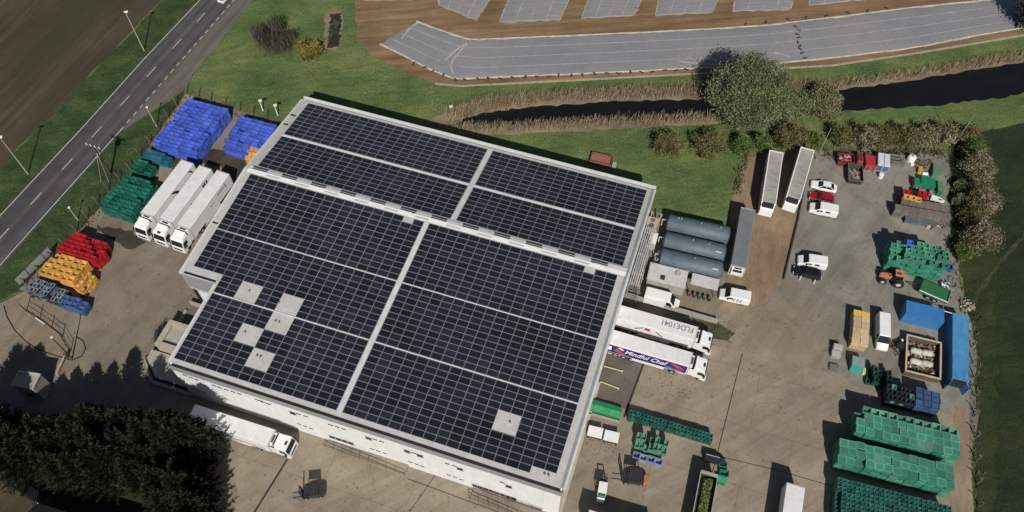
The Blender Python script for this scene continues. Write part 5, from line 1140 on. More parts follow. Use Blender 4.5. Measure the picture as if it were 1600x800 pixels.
# bollards, dock guides, kerbs
for i, (x, y) in enumerate(((1249, 437), (1271, 443))):
    t = thing('bollard', 'short white post by the black car, ' + ('the one nearer the timber kerb' if i == 0 else 'the one farther from the kerb'), 'bollard', at(x, y), 0, 'white posts by the black car'); MB().tube((0, 0, 0), (0, 0, 1.1), .1, n=10).build('post', M_white, t); MB().tube((0, 0, 1.1), (0, 0, 1.16), .1, .03, n=10).build('cap', M_white, t)
instance('white_bag', sk, at(1280, 434, .02), 0, 'small white bag behind the black estate car', 'bag', scale=(.7, .7, .6))
for i, (a, b) in enumerate((((944, 573), (973, 581)), ((938, 597), (967, 608)), ((950, 552), (976, 559)))):
    A, B = at(*a), at(*b); d = B - A
    t = thing('wheel_guide', ('yellow wheel guide rail on the dock apron, the middle one of three', 'yellow wheel guide rail on the dock apron, farthest from the lorries', 'yellow wheel guide rail half beneath the navy banded lorry')[i], 'guide rail', A, math.atan2(d.y, d.x), 'dock wheel guides')
    MB().tube((0, 0, .22), (d.length, 0, .22), .11, n=10).build('rail', mat('guide_yellow', (.5, .42, .2), .6), t)
    m = MB(); m.tube((.1, 0, 0), (.1, 0, .2), .1, n=8); m.tube((d.length - .1, 0, 0), (d.length - .1, 0, .3), .12, n=8); m.build('foot', M_white, t)
def kerb(name, label, pts, w, h, m, cat='kerb'):
    Q = P(*pts); mb = MB()
    for a, b in zip(Q, Q[1:]):
        d = b - a; mb.cbox(((a.x + b.x) / 2, (a.y + b.y) / 2, h / 2 + .03), (d.length + w * .3, w, h), 0, math.atan2(d.y, d.x))
    return tag(mb.build(name, m), label, cat)
kerb('retaining_wall', 'long pale concrete wall between the tank pad and the lorry dock', [(960, 459), (975, 463), (1120, 505)], .35, 1.1, M_concp, 'wall')
kerb('timber_kerb', 'dark timber sleepers between the dirt and the gravel', [(1262, 262), (1246, 345), (1224, 437)], .22, .5, mat('dark_timber', (.05, .038, .028), .9, var=.3), 'kerb')
kerb('gate_track', 'dark curved rail let into the ground round the entrance soil', [(6, 478), (12, 497), (24, 517), (42, 535), (62, 547), (88, 556), (112, 563), (128, 557), (134, 545), (130, 533), (120, 527)], .14, .06, M_dark, 'rail')
kerb('stone_bench', 'pale stone slab lying across the entrance soil', [(57, 497), (70, 506)], .3, .25, M_white, 'slab')
# roadside sign seen from behind, cabin, house
t = thing('road_sign', 'large grey three panel sign on posts beside the road', 'sign', at(64, 421), R(61))
for i, (x0, x1) in enumerate(((-4.2, -2.0), (-1.8, 1.6), (1.8, 3.2))):
    b = MB().box(x0, x1, -.05, .05, 1.0, 2.6).build('panel', mat('sign_back', (.30, .31, .31), .5, var=.1), t)
    for x in (x0 + .3, x1 - .3): MB().tube((x, .1, 0), (x, .1, 2.5), .06, n=6).build('post', M_chass, t)
t = thing('gate_cabin', 'small flat roofed cabin half hidden in the conifers shade', 'cabin', (-74.3, 54.2, 0), R(-9))
MB().box(-1.7, 1.7, -1.3, 1.2, 0, 4.0).build('wall', M_concp, t); MB().box(-1.65, 1.65, -1.25, 1.15, 4.0, 4.04).build('roof', M_concp, t)
m = MB(); m.box(-1.8, 1.8, 1.0, 1.25, 4.0, 4.25); m.box(-1.8, -1.6, -1.4, 1.0, 4.0, 4.25); m.box(1.6, 1.8, -1.4, 1.0, 4.0, 4.25); m.build('parapet', M_lgrey, t)
MB().box(-.6, .6, -1.34, -1.3, .9, 1.9).build('window', M_glass, t)
k = NT('roof_tile'); wv = k.n('ShaderNodeTexBrick'); wv.inputs['Scale'].default_value = 1; wv.inputs['Brick Width'].default_value = .35; wv.inputs['Row Height'].default_value = .3; wv.inputs['Mortar Size'].default_value = .02
wv.inputs['Color1'].default_value = (.075, .068, .06, 1); wv.inputs['Color2'].default_value = (.055, .05, .045, 1); wv.inputs['Mortar'].default_value = (.02, .02, .02, 1); k.l(k.coord(), wv.inputs['Vector']); k.color(wv.outputs['Color']); k.b.inputs['Roughness'].default_value = .9
t = thing('house', 'house with a dark tiled roof at the foot of the conifers', 'house', (-60.8, 28.3, 0), R(-16))
MB().box(-7, 7.5, -4.2, 4.2, 0, 4.6).build('wall', mat('house_brick', (.22, .12, .08), .9, var=.2), t)
MB().add([(-7.4, -5, 4.6), (8, -5, 4.6), (8, 5, 4.6), (-7.4, 5, 4.6), (-7.4, 0, 8.4), (8, 0, 8.4)], [(0, 1, 5, 4), (2, 3, 4, 5), (1, 2, 5), (3, 0, 4), (3, 2, 1, 0)]).build('roof', k.m, t)
MB().box(-7.5, 8.1, -.14, .14, 8.36, 8.48).build('ridge_tiles', M_concp, t)
m = MB(); m.box(-7.52, -7.41, -5.05, 5.05, 4.4, 4.62); m.build('verge_board', M_white, t)

rn = random.Random(31); m = MB()
for (cx, cy, n, sx_, sy_) in ((1045, 607, 90, 3.0, 1.6), (940, 700, 40, 2.0, .8), (520, 745, 30, 6, 2), (1110, 525, 40, 1.5, 1.0), (640, 790, 25, 6, 1.5), (1420, 232, 30, 6, 1)):
    c = at(cx, cy)
    for _ in range(n):
        a = rn.uniform(.04, .16); m.cbox((c.x + rn.gauss(0, sx_), c.y + rn.gauss(0, sy_), .08), (a, a * rn.uniform(.5, 1.2), .06), rn.randrange(3), rn.uniform(0, 3))
tag(m.build('litter', [M_scrap[2], M_chass, M_scrap[1]]), 'brown clods and litter scattered on the concrete', 'litter', kind='stuff')
# ================================================================ tanks and refrigeration plant
k = NT('tank_steel'); c = k.ramp(k.noise(.7, 6, .7, k.coord((.6, 1, 1)), .8), [(.25, (.055, .078, .102)), (.55, (.088, .120, .152)), (.8, (.145, .178, .205))]); k.color(c)
k.b.inputs['Roughness'].default_value = .6; k.b.inputs['Metallic'].default_value = .0; k.bump(k.noise(.8, 4, .6), .15, .05); M_tank = k.m
for lab, a, b, odd in (('blue grey cylindrical tank farthest from the white pad, three small vents on top', (27.2, 84.9), (37.3, 82.1), 0), ('blue grey cylindrical tank in the middle of three', (26.3, 81.2), (36.1, 78.4), 1), ('blue grey cylindrical tank nearest the white pad', (25.3, 77.8), (35.1, 75.0), 2)):
    a, b = Vector((*a, 0)), Vector((*b, 0)); d = b - a; L = d.length
    t = thing('storage_tank', lab, 'tank', (a + b) / 2, math.atan2(d.y, d.x), 'three storage tanks'); r = 1.68; zc = 1.95
    prof = [(-L / 2 - .28, .5), (-L / 2 - .2, 1.1), (-L / 2, 1.6), (-L / 2 + .1, r), (L / 2 - .1, r), (L / 2, 1.6), (L / 2 + .2, 1.1), (L / 2 + .28, .5)]
    MB().loft([[(x, rr * math.cos(q * math.pi / 16), zc + rr * math.sin(q * math.pi / 16)) for q in range(32)] for x, rr in prof], smooth=True).build('shell', M_tank, t)
    m = MB()
    for x in (-L / 2 + .08, L / 2 - .08, 0.0): m.loft([[(x + q, (r + .03) * math.cos(i * math.pi / 16), zc + (r + .03) * math.sin(i * math.pi / 16)) for i in range(32)] for q in (-.05, .05)], smooth=False)
    m.build('band', M_tank, t)
    for x in (-L / 2 + 1.5, L / 2 - 1.5): MB().box(x - .25, x + .25, -1.3, 1.3, 0, 1.0).build('saddle', M_concp, t)
    for x in ((-L / 2 + 1.6, -L / 2 + 2.1, .3, L / 2 - 1.6), (-.5, 2.2), (.4,))[odd]: m = MB(); m.tube((x, .2, zc + r - .1), (x, .2, zc + r + .22), .13, .13, 10); m.build('vent_cap', M_rim, t)
    if odd: MB().box(L / 2 - 1.5, L / 2 - .6, -.9, -.72, zc + 1.36, zc + 1.5).build('walk_step', M_white, t)
    m = MB(); m.tube((-L / 2 - .2, .5, zc), (-L / 2 - 1.0, .5, zc), .12, n=8); m.tube((-L / 2 - 1.0, .5, zc), (-L / 2 - 1.0, .5, 0), .12, n=8); m.build('outlet_pipe', M_lgrey, t)
t = thing('plant_house', 'low white plant house with a dark hatch on its flat roof, beside the tanks', 'plant room', (25.9, 73.7, 0), R(-16))
MB().box(-3.1, 3.2, -1.5, 1.7, 0, 2.5).build('wall', M_concp, t); MB().box(-3.15, 3.25, -1.55, 1.75, 2.5, 2.62).build('roof', mat('flat_roof', (.52, .51, .49), .8, var=.2, scale=.8), t)
m = MB(); m.box(-3.2, -3.0, -1.6, 1.8, 2.62, 2.8); m.box(-3.0, 3.3, 1.6, 1.8, 2.62, 2.8); m.build('parapet', M_lgrey, t)
MB().box(-1.0, -.3, -1.0, -.3, 2.62, 2.9).build('roof_hatch', M_chass, t); m = MB(); m.tube((1.7, .8, 2.62), (1.7, .8, 2.9), .5, .5, 16); m.build('roof_fan', M_lgrey, t)
t = thing('canopy', 'pale flat canopy on posts over pallets beside the tanks', 'canopy', (32.0, 72.4, 0), R(-16.5))
MB().box(-2.25, 2.25, -1.05, 1.15, 2.7, 2.82).build('roof', mat('canopy_sheet', (.52, .51, .48), .7, var=.15), t)
for x in (-2.1, 2.1):
    for y in (-.95, 1.0): MB().box(x - .06, x + .06, y - .06, y + .06, 0, 2.69).build('post', M_grey, t)
rn = random.Random(8)
for i in range(5):
    p = off((31.3, 71.3), R(-16.5), -1.6 + i * .85, -.3); o = thing('chemical_drum', 'dark drum standing at the edge of the pale canopy', 'drum', p, 0, 'drums at the canopy'); MB().tube((0, 0, 0), (0, 0, .9), .3, .3, 14).build('body', (M_rust, M_chass, M_cgreen)[i % 3], o); MB().tube((0, 0, .9), (0, 0, .93), .25, .25, 12).build('lid', M_grey, o)
ground('plant_slab', P((1000, 325), (1150, 360), (1128, 470), (1110, 500), (975, 456), (985, 400)), .047, M_concL, (2, .15), 41)
t = thing('pipe_rack', 'galvanised steel pipe rack against the warehouse side behind the tanks', 'pipe rack', hall_at(61.0, 45.0), YB)
m = MB()
for y in (-6.0, -3.0, 0, 3, 5.6):
    for x in (-.9, .9): m.box(x - .06, x + .06, y - .06, y + .06, 0, 4.0)
    m.box(-.95, .95, y - .06, y + .06, 3.9, 4.02); m.box(-.95, .95, y - .06, y + .06, 2.4, 2.5)
m.build('rack_frame', M_lgrey, t)
m = MB()
for x in (-.8, -.45, -.1, .25, .6): m.tube((x, -6.4, 4.12 + .1 * (x > 0)), (x, 5.8, 4.12 + .1 * (x > 0)), .09 + .03 * (x > 0), n=8)
m.build('pipe', M_lgrey, t)
m = MB()
for x in (-.95, .95): m.tube((x, -8.4, .3), (x, -5.4, 3.6), .05, n=6)
for q in range(10): m.tube((-.95, -8.3 + q * .3, .4 + q * .33), (.95, -8.3 + q * .3, .4 + q * .33), .05, n=5)
m.build('ladder', M_rail, t)
MB().box(-.95, .95, -2.6, 2.4, 2.55, 2.62).build('grating', M_grey, t)
t = thing('air_cooler', 'beige cooling unit on a stand near the back corner of the warehouse', 'cooling unit', hall_at(60.9, 52.6), YB)
MB().box(-.9, .9, -1.2, 1.2, 1.2, 3.0).build('casing', M_beige, t, bevel=.05); m = MB(); m.tube((0, .5, 3.0), (0, .5, 3.06), .45, .45, 18); m.tube((0, -.55, 3.0), (0, -.55, 3.06), .45, .45, 18); m.build('fan', M_grey, t)
for x in (-.75, .75):
    for y in (-1, 1): MB().box(x - .06, x + .06, y - .06, y + .06, 0, 1.2).build('leg', M_grey, t)
m = MB(); m.tube((-.5, 1.3, .5), (-.5, 1.9, 3.4), .12, n=8); m.tube((.8, 1.2, .5), (1.2, 1.9, 3.4), .15, n=8); m.build('exhaust_pipe', M_beige, t)
t = thing('switch_cabinet', 'white cabinet standing on the pipe rack behind the tanks', 'cabinet', hall_at(61.9, 49.9), YB)
MB().box(-.55, .55, -1.1, 1.1, 0, 2.6).build('body', M_white, t, bevel=.04); MB().box(-.5, .5, -1.13, -1.1, .3, 2.3).build('door', M_lgrey, t)
for i, v in enumerate((51.4, 47.8, 46.2)):
    t = thing('compressor', ('grey compressor drum nearest the back of the plant', 'grey compressor drum in the middle of three behind the tanks', 'grey compressor drum nearest the pipe rack ladder')[i], 'compressor', hall_at(63.9 - .3 * i, v), YB, 'compressors')
    MB().tube((0, -.7, .9), (0, .7, .9), .5, .5, 16).build('cylinder', M_lgrey, t); MB().box(-.4, .4, -.6, .6, 0, .5).build('base', M_grey, t); m = MB(); m.tube((0, 0, 1.3), (.3, 0, 2.2), .08, n=6); m.tube((.3, 0, 2.2), (1.8, -.2, 2.2), .08, n=6); m.build('pipe', M_white, t)
# ================================================================ crop covers on the bare soil
k = NT('crop_fleece'); c = k.ramp(k.noise(.05, 5, .6, k.coord((1, 1, 1))), [(.3, (.20, .20, .212)), (.55, (.245, .242, .25)), (.8, (.29, .268, .252))])
c = k.mix(.5, c, k.ramp(k.noise(1.6, 6, .75, k.coord((1, .35, 1), R(-8)), 1), [(.3, g3(.82)), (.7, g3(1.12))]), 'MULTIPLY'); c = k.mix(.3, c, k.ramp(k.noise(.35, 6, .75, k.coord((.25, 1, 1), R(-7)), 1.5), [(.4, g3(.86)), (.6, g3(1.0)), (.72, g3(1.3))]), 'MULTIPLY'); k.color(c)
k.b.inputs['Roughness'].default_value = .55; k.bump(k.noise(.8, 6, .75, k.coord((.4, 1, 1), R(-8)), 1.5), .4, .2); M_fleece = k.m
M_seam = mat('fleece_seam', (.34, .34, .35), .6, var=.3, scale=.6); M_hem = mat('fleece_hem', (.44, .40, .34), .7, var=.4, scale=.7)
M_bag = mat('dark_sandbag', (.05, .04, .035), .9)
def cover(label, top, bot, seams, caps_=True, seed=1, hem=.35):
    rn = random.Random(seed); T, B = P(*top), P(*bot)
    t = thing('crop_cover', label, 'crop cover', (0, 0, 0), 0, 'fleece sheets on the soil')
    cx = sum((p for p in T + B), Vector()) / (len(T) + len(B)); t.location = (cx.x, cx.y, .05)
    loc = lambda p: (p.x - cx.x, p.y - cx.y)
    def lerp(f, u):
        def on(Q):
            x = u * (len(Q) - 1); i = min(int(x), len(Q) - 2); return Q[i].lerp(Q[i + 1], x - i)
        return on(T).lerp(on(B), f)
    nu, nf = 60, 9; mb = MB(); vs = []
    for i in range(nu + 1):
        for j in range(nf + 1):
            p = lerp(j / nf, i / nu); e = min(j, nf - j, i, nu - i); 
            if e == 0: p = p + Vector((rn.uniform(-.25, .25), rn.uniform(-.25, .25), 0))
            vs.append((*loc(p), 0.0 if e == 0 else .12 + rn.uniform(-.03, .05)))
    mb.add(vs, [(i * (nf + 1) + j, i * (nf + 1) + j + 1, (i + 1) * (nf + 1) + j + 1, (i + 1) * (nf + 1) + j) for i in range(nu) for j in range(nf)], 0, True)
    mb.build('fleece_sheet', M_fleece, t)
    for q in range(seams):
        f = (q + 1) / (seams + 1); m = MB(); 
        pts = [lerp(f, .01 + .98 * i / 30) for i in range(31)]
        for a, b in zip(pts, pts[1:]):
            n = Vector((-(b - a).y, (b - a).x, 0)).normalized() * .1
            m.add([(*loc(a - n), .18), (*loc(b - n), .18), (*loc(b + n), .18), (*loc(a + n), .18)], [(0, 1, 2, 3)])
        m.build('seam', M_seam, t)
    for f in (0.0, 1.0):
        m = MB(); pts = [lerp(f, i / 50) for i in range(51)]
        for a, b in zip(pts, pts[1:]):
            n = Vector((-(b - a).y, (b - a).x, 0)).normalized(); wa = hem * rn.uniform(.3, 1.1)
            m.add([(*loc(a - n * wa), .10), (*loc(b - n * wa * rn.uniform(.6, 1.2)), .10), (*loc(b + n * .1), .2), (*loc(a + n * .1), .2)], [(0, 1, 2, 3)])
        m.build('hem', M_hem, t)
    return lerp
def sandbags(pts, n, label, group, seed):
    rn = random.Random(seed); Q = P(*pts); me = MB().loft([[(x, .16 * r * math.cos(a), .1 + .1 * r * math.sin(a)) for a in [i * math.pi / 4 for i in range(8)]] for x, r in ((-.38, .4), (-.25, 1), (.25, 1), (.38, .4))], smooth=True).mesh('sandbag', [M_bag])
    L = [(b - a).length for a, b in zip(Q, Q[1:])]; tot = sum(L)
    for i in range(n):
        s = tot * (i + .5) / n; j = 0
        while s > L[j]: s -= L[j]; j += 1
        p = Q[j].lerp(Q[j + 1], s / L[j]); instance('sandbag', me, (p.x + rn.uniform(-.3, .3), p.y + rn.uniform(-.15, .15), .05), rn.uniform(0, 3), label, 'sandbag', group, scale=(1.3, 1.3, 1.2))
main_top = [(651, 34), (694, 50), (735, 63), (800, 60), (900, 56), (1000, 51.5), (1100, 46.5), (1200, 40), (1310, 27), (1420, 13), (1520, 3), (1600, -6), (1660, -14)]
main_bot = [(594, 69), (640, 92), (676, 111), (712, 124), (800, 120), (900, 116), (1000, 111.5), (1100, 106.5), (1200, 101), (1310, 90), (1430, 75), (1520, 57), (1600, 44), (1660, 33)]
cover('long bent grey fleece sheet parallel to the ditch', main_top, main_bot, 3, seed=2)
COVER = C.objects['crop_cover']
for pts in ([(653, 37), (640, 46), (628, 62)], [(735, 65), (722, 78), (708, 95), (704, 105), (709, 117)], [(733, 66), (712, 80), (695, 96)], [(1060, 97), (1090, 101), (1120, 103)], [(1210, 84), (1235, 90)]):
    Q = P(*pts); m = MB()
    for a, b in zip(Q, Q[1:]):
        n = Vector((-(b - a).y, (b - a).x, 0)).normalized() * .16; o_ = COVER.location
        m.add([(a - n - o_).to_tuple()[:2] + (.2,), (b - n - o_).to_tuple()[:2] + (.2,), (b + n - o_).to_tuple()[:2] + (.2,), (a + n - o_).to_tuple()[:2] + (.2,)], [(0, 1, 2, 3)])
    m.build('fold', M_hem, COVER)
CV = [('fleece sheet at the left end of the short row, with slanted corner', [(680, -40), (686, 2), (694, 17)], [(806, -40), (776, 2), (750, 33)]),]
def quad_cover(label, tl, tr, br, bl, seed): cover(label, [tl, bl], [tr, br], 3, seed=seed, hem=.3)
quad_cover('short fleece sheet with a slanted corner, at the left end of the row', (688, -45), (795, -45), (744, 33), (686, 9), 3)
quad_cover('short fleece sheet second in the row, left of the wider dirt track', (812, -45), (910, -45), (875, 32), (781, 36), 4)
quad_cover('short fleece sheet in the middle of the row', (935, -45), (1025, -45), (991, 25), (909, 30), 5)
quad_cover('short fleece sheet fourth in the row', (1040, -45), (1140, -45), (1113, 20), (1024, 25), 6)
quad_cover('short fleece sheet fifth in the row, narrow in view', (1158, -45), (1248, -45), (1236, 15), (1145, 19), 7)
quad_cover('short fleece sheet at the right end of the row', (1270, -45), (1420, -45), (1352, 0), (1264, 10), 8)
quad_cover('sliver of fleece sheet at the top left of the bare soil', (560, -40), (650, -40), (642, 0), (562, 1), 9)
sandbags([(640, 97), (712, 126), (900, 118), (1100, 108.5)], 26, 'dark sandbag along the lower hem of the long fleece sheet', 'sandbags along the lower hem', 3)
sandbags([(1150, 40), (1300, 24), (1400, 12)], 8, 'dark sandbag along the upper hem of the long fleece sheet', 'sandbags along the upper hem', 4)
sandbags([(1240, 40), (1248, 52), (1246, 66), (1258, 94)], 9, 'dark sandbag on the torn joint across the long fleece sheet', 'sandbags on the torn joint', 5)
t = thing('red_skip', 'rust red open crate of bricks on the lawn behind the warehouse', 'skip', at(939, 253), R(-16))
m = MB(); m.box(-2.0, 2.0, -1.1, -1.0, 0, 1.1); m.box(-2.0, 2.0, 1.0, 1.1, 0, 1.1); m.box(-2.0, -1.9, -1.0, 1.0, 0, 1.1); m.box(1.9, 2.0, -1.0, 1.0, 0, 1.1); m.build('side_panel', mat('brick_red', (.20, .085, .055), .85, var=.3), t)
MB().box(-1.9, 1.9, -1.0, 1.0, .05, .5).build('brick_load', mat('brick_load', (.27, .13, .09), .9, var=.35, scale=3), t)
MB().box(2.2, 2.9, -1.0, .4, 0, .4).build('step_block', M_concp, t)
# ================================================================ fences, poles, lamps
M_post = mat('concrete_post', (.17, .135, .10), .9, var=.25, objvar=.2)
M_wire = mat('fence_wire', (.13, .12, .11), .6, .4)
def fence(label, pts, step, lean=1, seed=1):
    Q = P(*pts); t = thing('post_and_wire_fence', label, 'fence', Q[0], 0); o = Q[0]; rn = random.Random(seed)
    me = MB().box(-.07, .07, -.07, .07, 0, 1.9).add([(-.06, -.06, 1.88), (.06, -.06, 1.88), (.06, .06, 1.9), (-.06, .06, 1.9), (-.05, .42, 2.3), (.05, .42, 2.3), (.05, .5, 2.26), (-.05, .5, 2.26)], [(0, 1, 5, 4), (1, 2, 6, 5), (2, 3, 7, 6), (3, 0, 4, 7), (4, 5, 6, 7)]).mesh('fence_post', [M_post])
    tops = []
    for a, b in zip(Q, Q[1:]):
        d = b - a; n = max(1, round(d.length / step)); yaw = math.atan2(d.y, d.x) + (0 if lean > 0 else math.pi)
        for i in range(n):
            p = a + d * i / n - o; instance('fence_post', me, (p.x, p.y, 0), yaw + rn.uniform(-.05, .05), parent=t); tops.append(p)
    tops.append(Q[-1] - o); m = MB()
    for a, b in zip(tops, tops[1:]):
        for z in (.15, .5, .85, 1.2, 1.55, 1.85): m.tube((a.x, a.y, z), (b.x, b.y, z), .012, n=4, caps=False)
    m.build('wire', M_wire, t); return t
fence('cranked post fence between the road verge and the coloured crates', [(42, 447), (103, 386), (170, 299), (205, 268), (250, 205), (289, 146)], 3.1, 1, 1)
fence('cranked post fence between the meadow and the blue crates', [(292, 146), (330, 159), (375, 175), (440, 193)], 2.7, 1, 2)
fence('cranked post fence along the dirt path at the right', [(1516, 520), (1522, 590), (1523, 650), (1524, 720), (1530, 830)], 3.2, -1, 3)
fence('cranked post fence below the hedge at the far right corner', [(1290, 240), (1345, 238), (1400, 235), (1462, 236), (1490, 260)], 3.0, 1, 4)
t = thing('gate', 'dark tubular entrance gate and posts beside the entrance soil', 'gate', at(42, 487), 0); o_ = at(42, 487); m = MB(); mp = MB()
for x, y, h in ((42, 487, 2.6), (62, 500, 2.6), (81, 513, 2.3), (98, 526, 2.3), (111, 548, 2.2)):
    p = at(x, y) - o_; mp.tube((p.x, p.y, 0), (p.x, p.y, h), .07, n=8)
q = [at(x, y) - o_ for x, y in ((42, 487), (62, 500), (81, 513), (98, 526), (111, 548))]
for a, b in zip(q, q[1:]):
    for z in (.3, 1.1, 1.9): m.tube((a.x, a.y, z), (b.x, b.y, z), .04, n=6)
mp.build('post', M_chass, t); m.build('rail', M_chass, t)
t = thing('barrier', 'pale lifting barrier arm beside the entrance gate', 'barrier', at(92, 588), 0); o_ = at(92, 588)
e = at(106, 558) - o_; m = MB(); m.tube((0, 0, 1.0), (e.x, e.y, 1.0), .09, n=8); m.build('arm', mat('barrier_white', (.6, .52, .42), .6, var=.3), t); MB().box(e.x - .25, e.x + .25, e.y - .25, e.y + .25, 0, 1.2).build('motor_box', M_rust, t); MB().tube((0, 0, 0), (0, 0, 1.0), .06, n=6).build('rest', M_white, t)
def lamp_post(label, px, py, h, head=(.55, .25), m=None, cat='street lamp', arm=0.0, name='street_lamp', yaw=0.0):
    t = thing(name, label, cat, at(px, py), yaw); m = m or mat('lamp_column', (.42, .38, .28), .5, var=.15)
    MB().tube((0, 0, 0), (0, 0, h), .13, .07, 10).build('column', m, t)
    if arm: MB().tube((0, 0, h), (arm, 0, h + .25), .05, n=6).build('arm', m, t)
    MB().loft([[(arm - head[0] * .4, -head[1] * .6, h + .15), (arm - head[0] * .4, head[1] * .6, h + .15), (arm - head[0] * .4, head[1] * .5, h + .32), (arm - head[0] * .4, -head[1] * .5, h + .32)], [(arm + head[0], -head[1], h + .2), (arm + head[0], head[1], h + .2), (arm + head[0], head[1] * .7, h + .42), (arm + head[0], -head[1] * .7, h + .42)]]).build('lantern', M_lgrey if arm else M_white, t)
    return t
lamp_post('tall lamp post in the verge at the top of the road', 225.5, 79.5, 10.0)
lamp_post('tall lamp post in the verge at the left edge of the field', 44, 272, 10.2)
lamp_post('short lamp post beside the green crates and the fence', 122, 344, 3.6, (.3, .25), name='yard_lamp', cat='lamp')
lamp_post('short lamp post by the fence beside the blue stack', 245, 198, 5.2, (.3, .2), name='yard_lamp', cat='lamp')
lamp_post('small floodlight post at the meadow fence, nearer the blue stack', 411, 173, 2.6, (.45, .3), M_white, 'lamp', name='flood_light')
lamp_post('small floodlight post at the meadow fence, nearer the warehouse', 434, 180, 2.6, (.45, .3), M_white, 'lamp', name='flood_light')
lamp_post('small floodlight on the grass bank above the warehouse roof', 704, 172, .8, (.45, .35), M_white, 'lamp', name='flood_light')
lamp_post('slim dark lamp post standing beside the entrance gate', 113, 560, 7.2, (.3, .2), M_chass, 'lamp', name='yard_lamp')
for lab, x, y, x2, y2 in (('tall pale pole leaning slightly beside the tilted trailer', 1275, 250, 1296, 206), ('tall pale pole at the hedge corner of the gravel yard', 1489, 229, 1508, 200)):
    t = thing('flag_pole', lab, 'pole', at(x, y), 0); MB().tube((0, 0, 0), (0, 0, 9.0), .09, .05, 8).build('pole', mat('pale_pole', (.30, .29, .25), .6), t); MB().tube((0, 0, 0), (0, 0, .3), .2, .2, 8).build('base', M_concp, t)
t = thing('utility_pole', 'timber electricity pole with a transformer and stays beside the road', 'pole', at(173, 272), R(70))
MB().tube((0, 0, 0), (0, 0, 8.2), .19, .13, 10).build('pole', mat('pole_timber', (.07, .05, .035), .9), t)
MB().box(-.08, .08, -1.5, 1.5, 7.7, 7.85).build('cross_arm', M_grey, t); m = MB()
for y in (-1.3, -.45, .45, 1.3): m.tube((0, y, 7.85), (0, y, 8.25), .09, n=8)
m.build('insulator', M_white, t); MB().box(.15, .75, -.45, .45, 6.0, 7.1).build('transformer', M_grey, t)
m = MB(); m.tube((0, 0, 6.5), (-2.2, -1.4, 0), .03, n=5); m.tube((0, 0, 6.5), (-2.2, .6, 0), .03, n=5); m.build('stay_wire', M_lgrey, t)
# ================================================================ trees and shrubs
def leafmat(name, col, var=.35): return mat(name, col, .8, var=var, scale=.5, spec=.2)
def leaf(mb, p, size, rn, mi, up=.3, thin=.5):
    n = Vector((rn.gauss(0, 1), rn.gauss(0, 1), rn.gauss(0, 1) + up)).normalized(); a = n.orthogonal().normalized(); b = n.cross(a); an = rn.uniform(0, 6.28)
    u = (a * math.cos(an) + b * math.sin(an)) * size; v = n.cross(u) * thin
    mb.add([p - u, p + v * .9, p + u, p - v * .9], [(0, 1, 2, 3)], mi)
def crown(rad, base, n_clump, n_leaf, size, rn, nm=3, clump=.22, bias=.55, twig=None):
    """leaf clumps spread through an ellipsoid that starts at height base; clumps of different green, gaps between them"""
    mb = MB(); cz = base + rad[2]
    for c in range(n_clump):
        while True:
            d = Vector((rn.gauss(0, 1), rn.gauss(0, 1), rn.gauss(0.15, 1)))
            if d.length > .01: break
        d.normalize(); r = rn.uniform(bias, 1.0) * rn.uniform(.82, 1.08)
        cc = Vector((d.x * rad[0] * r, d.y * rad[1] * r, cz + d.z * rad[2] * r)); cr = clump * min(rad) * rn.uniform(.6, 1.3); mi = rn.randrange(nm)
        for _ in range(n_leaf):
            p = cc + Vector((rn.gauss(0, cr), rn.gauss(0, cr), rn.gauss(0, cr * .8)))
            if p.z < .1: p.z = .1 + rn.random() * .3
            leaf(mb, p, size * rn.uniform(.6, 1.3), rn, mi if rn.random() < .8 else rn.randrange(nm))
    return mb
M_bark = mat('bark', (.10, .075, .055), .9, var=.3, scale=3); M_bare = mat('bare_twig', (.06, .048, .042), .9, var=.3); M_barep = mat('pale_twig', (.19, .15, .11), .9, var=.3)
def trunk_mb(h, r, rad, rn, limbs=6, base=.4):
    m = MB(); m.tube((0, 0, 0), (0, 0, h * .55), r, r * .65, 8)
    for i in range(limbs):
        a = i * 6.28 / limbs + rn.uniform(-.4, .4); z0 = h * rn.uniform(.2, .5); e = Vector((math.cos(a) * rad[0] * .6, math.sin(a) * rad[1] * .6, h * rn.uniform(.55, .85)))
        mid = Vector((e.x * .45, e.y * .45, z0 + (e.z - z0) * .55)); m.tube((0, 0, z0), mid, r * .5, r * .35, 6); m.tube(mid, e, r * .35, r * .1, 6)
    return m
def tree(label, loc, rad, base, mats, n_clump, n_leaf, size, seed, name='tree', cat='tree', group=None, clump=.22, bias=.55, tr=.2, bark=None):
    rn = random.Random(seed); t = thing(name, label, cat, (loc[0], loc[1], 0), rn.uniform(0, 6.28), group)
    trunk_mb(base + rad[2] * 1.7, tr, rad, rn).build('trunk', bark or M_bark, t)
    crown(rad, base, n_clump, n_leaf, size, rn, len(mats), clump, bias).build('crown', mats, t); return t
WIL = [leafmat('willow_leaf', (0.139, 0.171, 0.073)), leafmat('willow_grey', (0.203, 0.213, 0.125)), leafmat('willow_dark', (0.080, 0.097, 0.050))]
OLV = [leafmat('bush_olive', (0.149, 0.131, 0.052)), leafmat('bush_brown', (0.193, 0.145, 0.079)), leafmat('bush_green', (0.079, 0.105, 0.035))]
GRN = [leafmat('bush_fresh', (0.088, 0.158, 0.038)), leafmat('bush_mid', (0.061, 0.108, 0.032)), leafmat('bush_yellow', (0.193, 0.193, 0.052))]
YEL = [leafmat('leaf_yellow', (0.298, 0.219, 0.044)), leafmat('leaf_gold', (0.210, 0.166, 0.038)), leafmat('leaf_olive', (0.105, 0.114, 0.035))]
GRY = [leafmat('twig_buff', (0.263, 0.210, 0.140)), leafmat('twig_grey', (0.175, 0.149, 0.105)), leafmat('twig_olive', (0.088, 0.088, 0.045))]
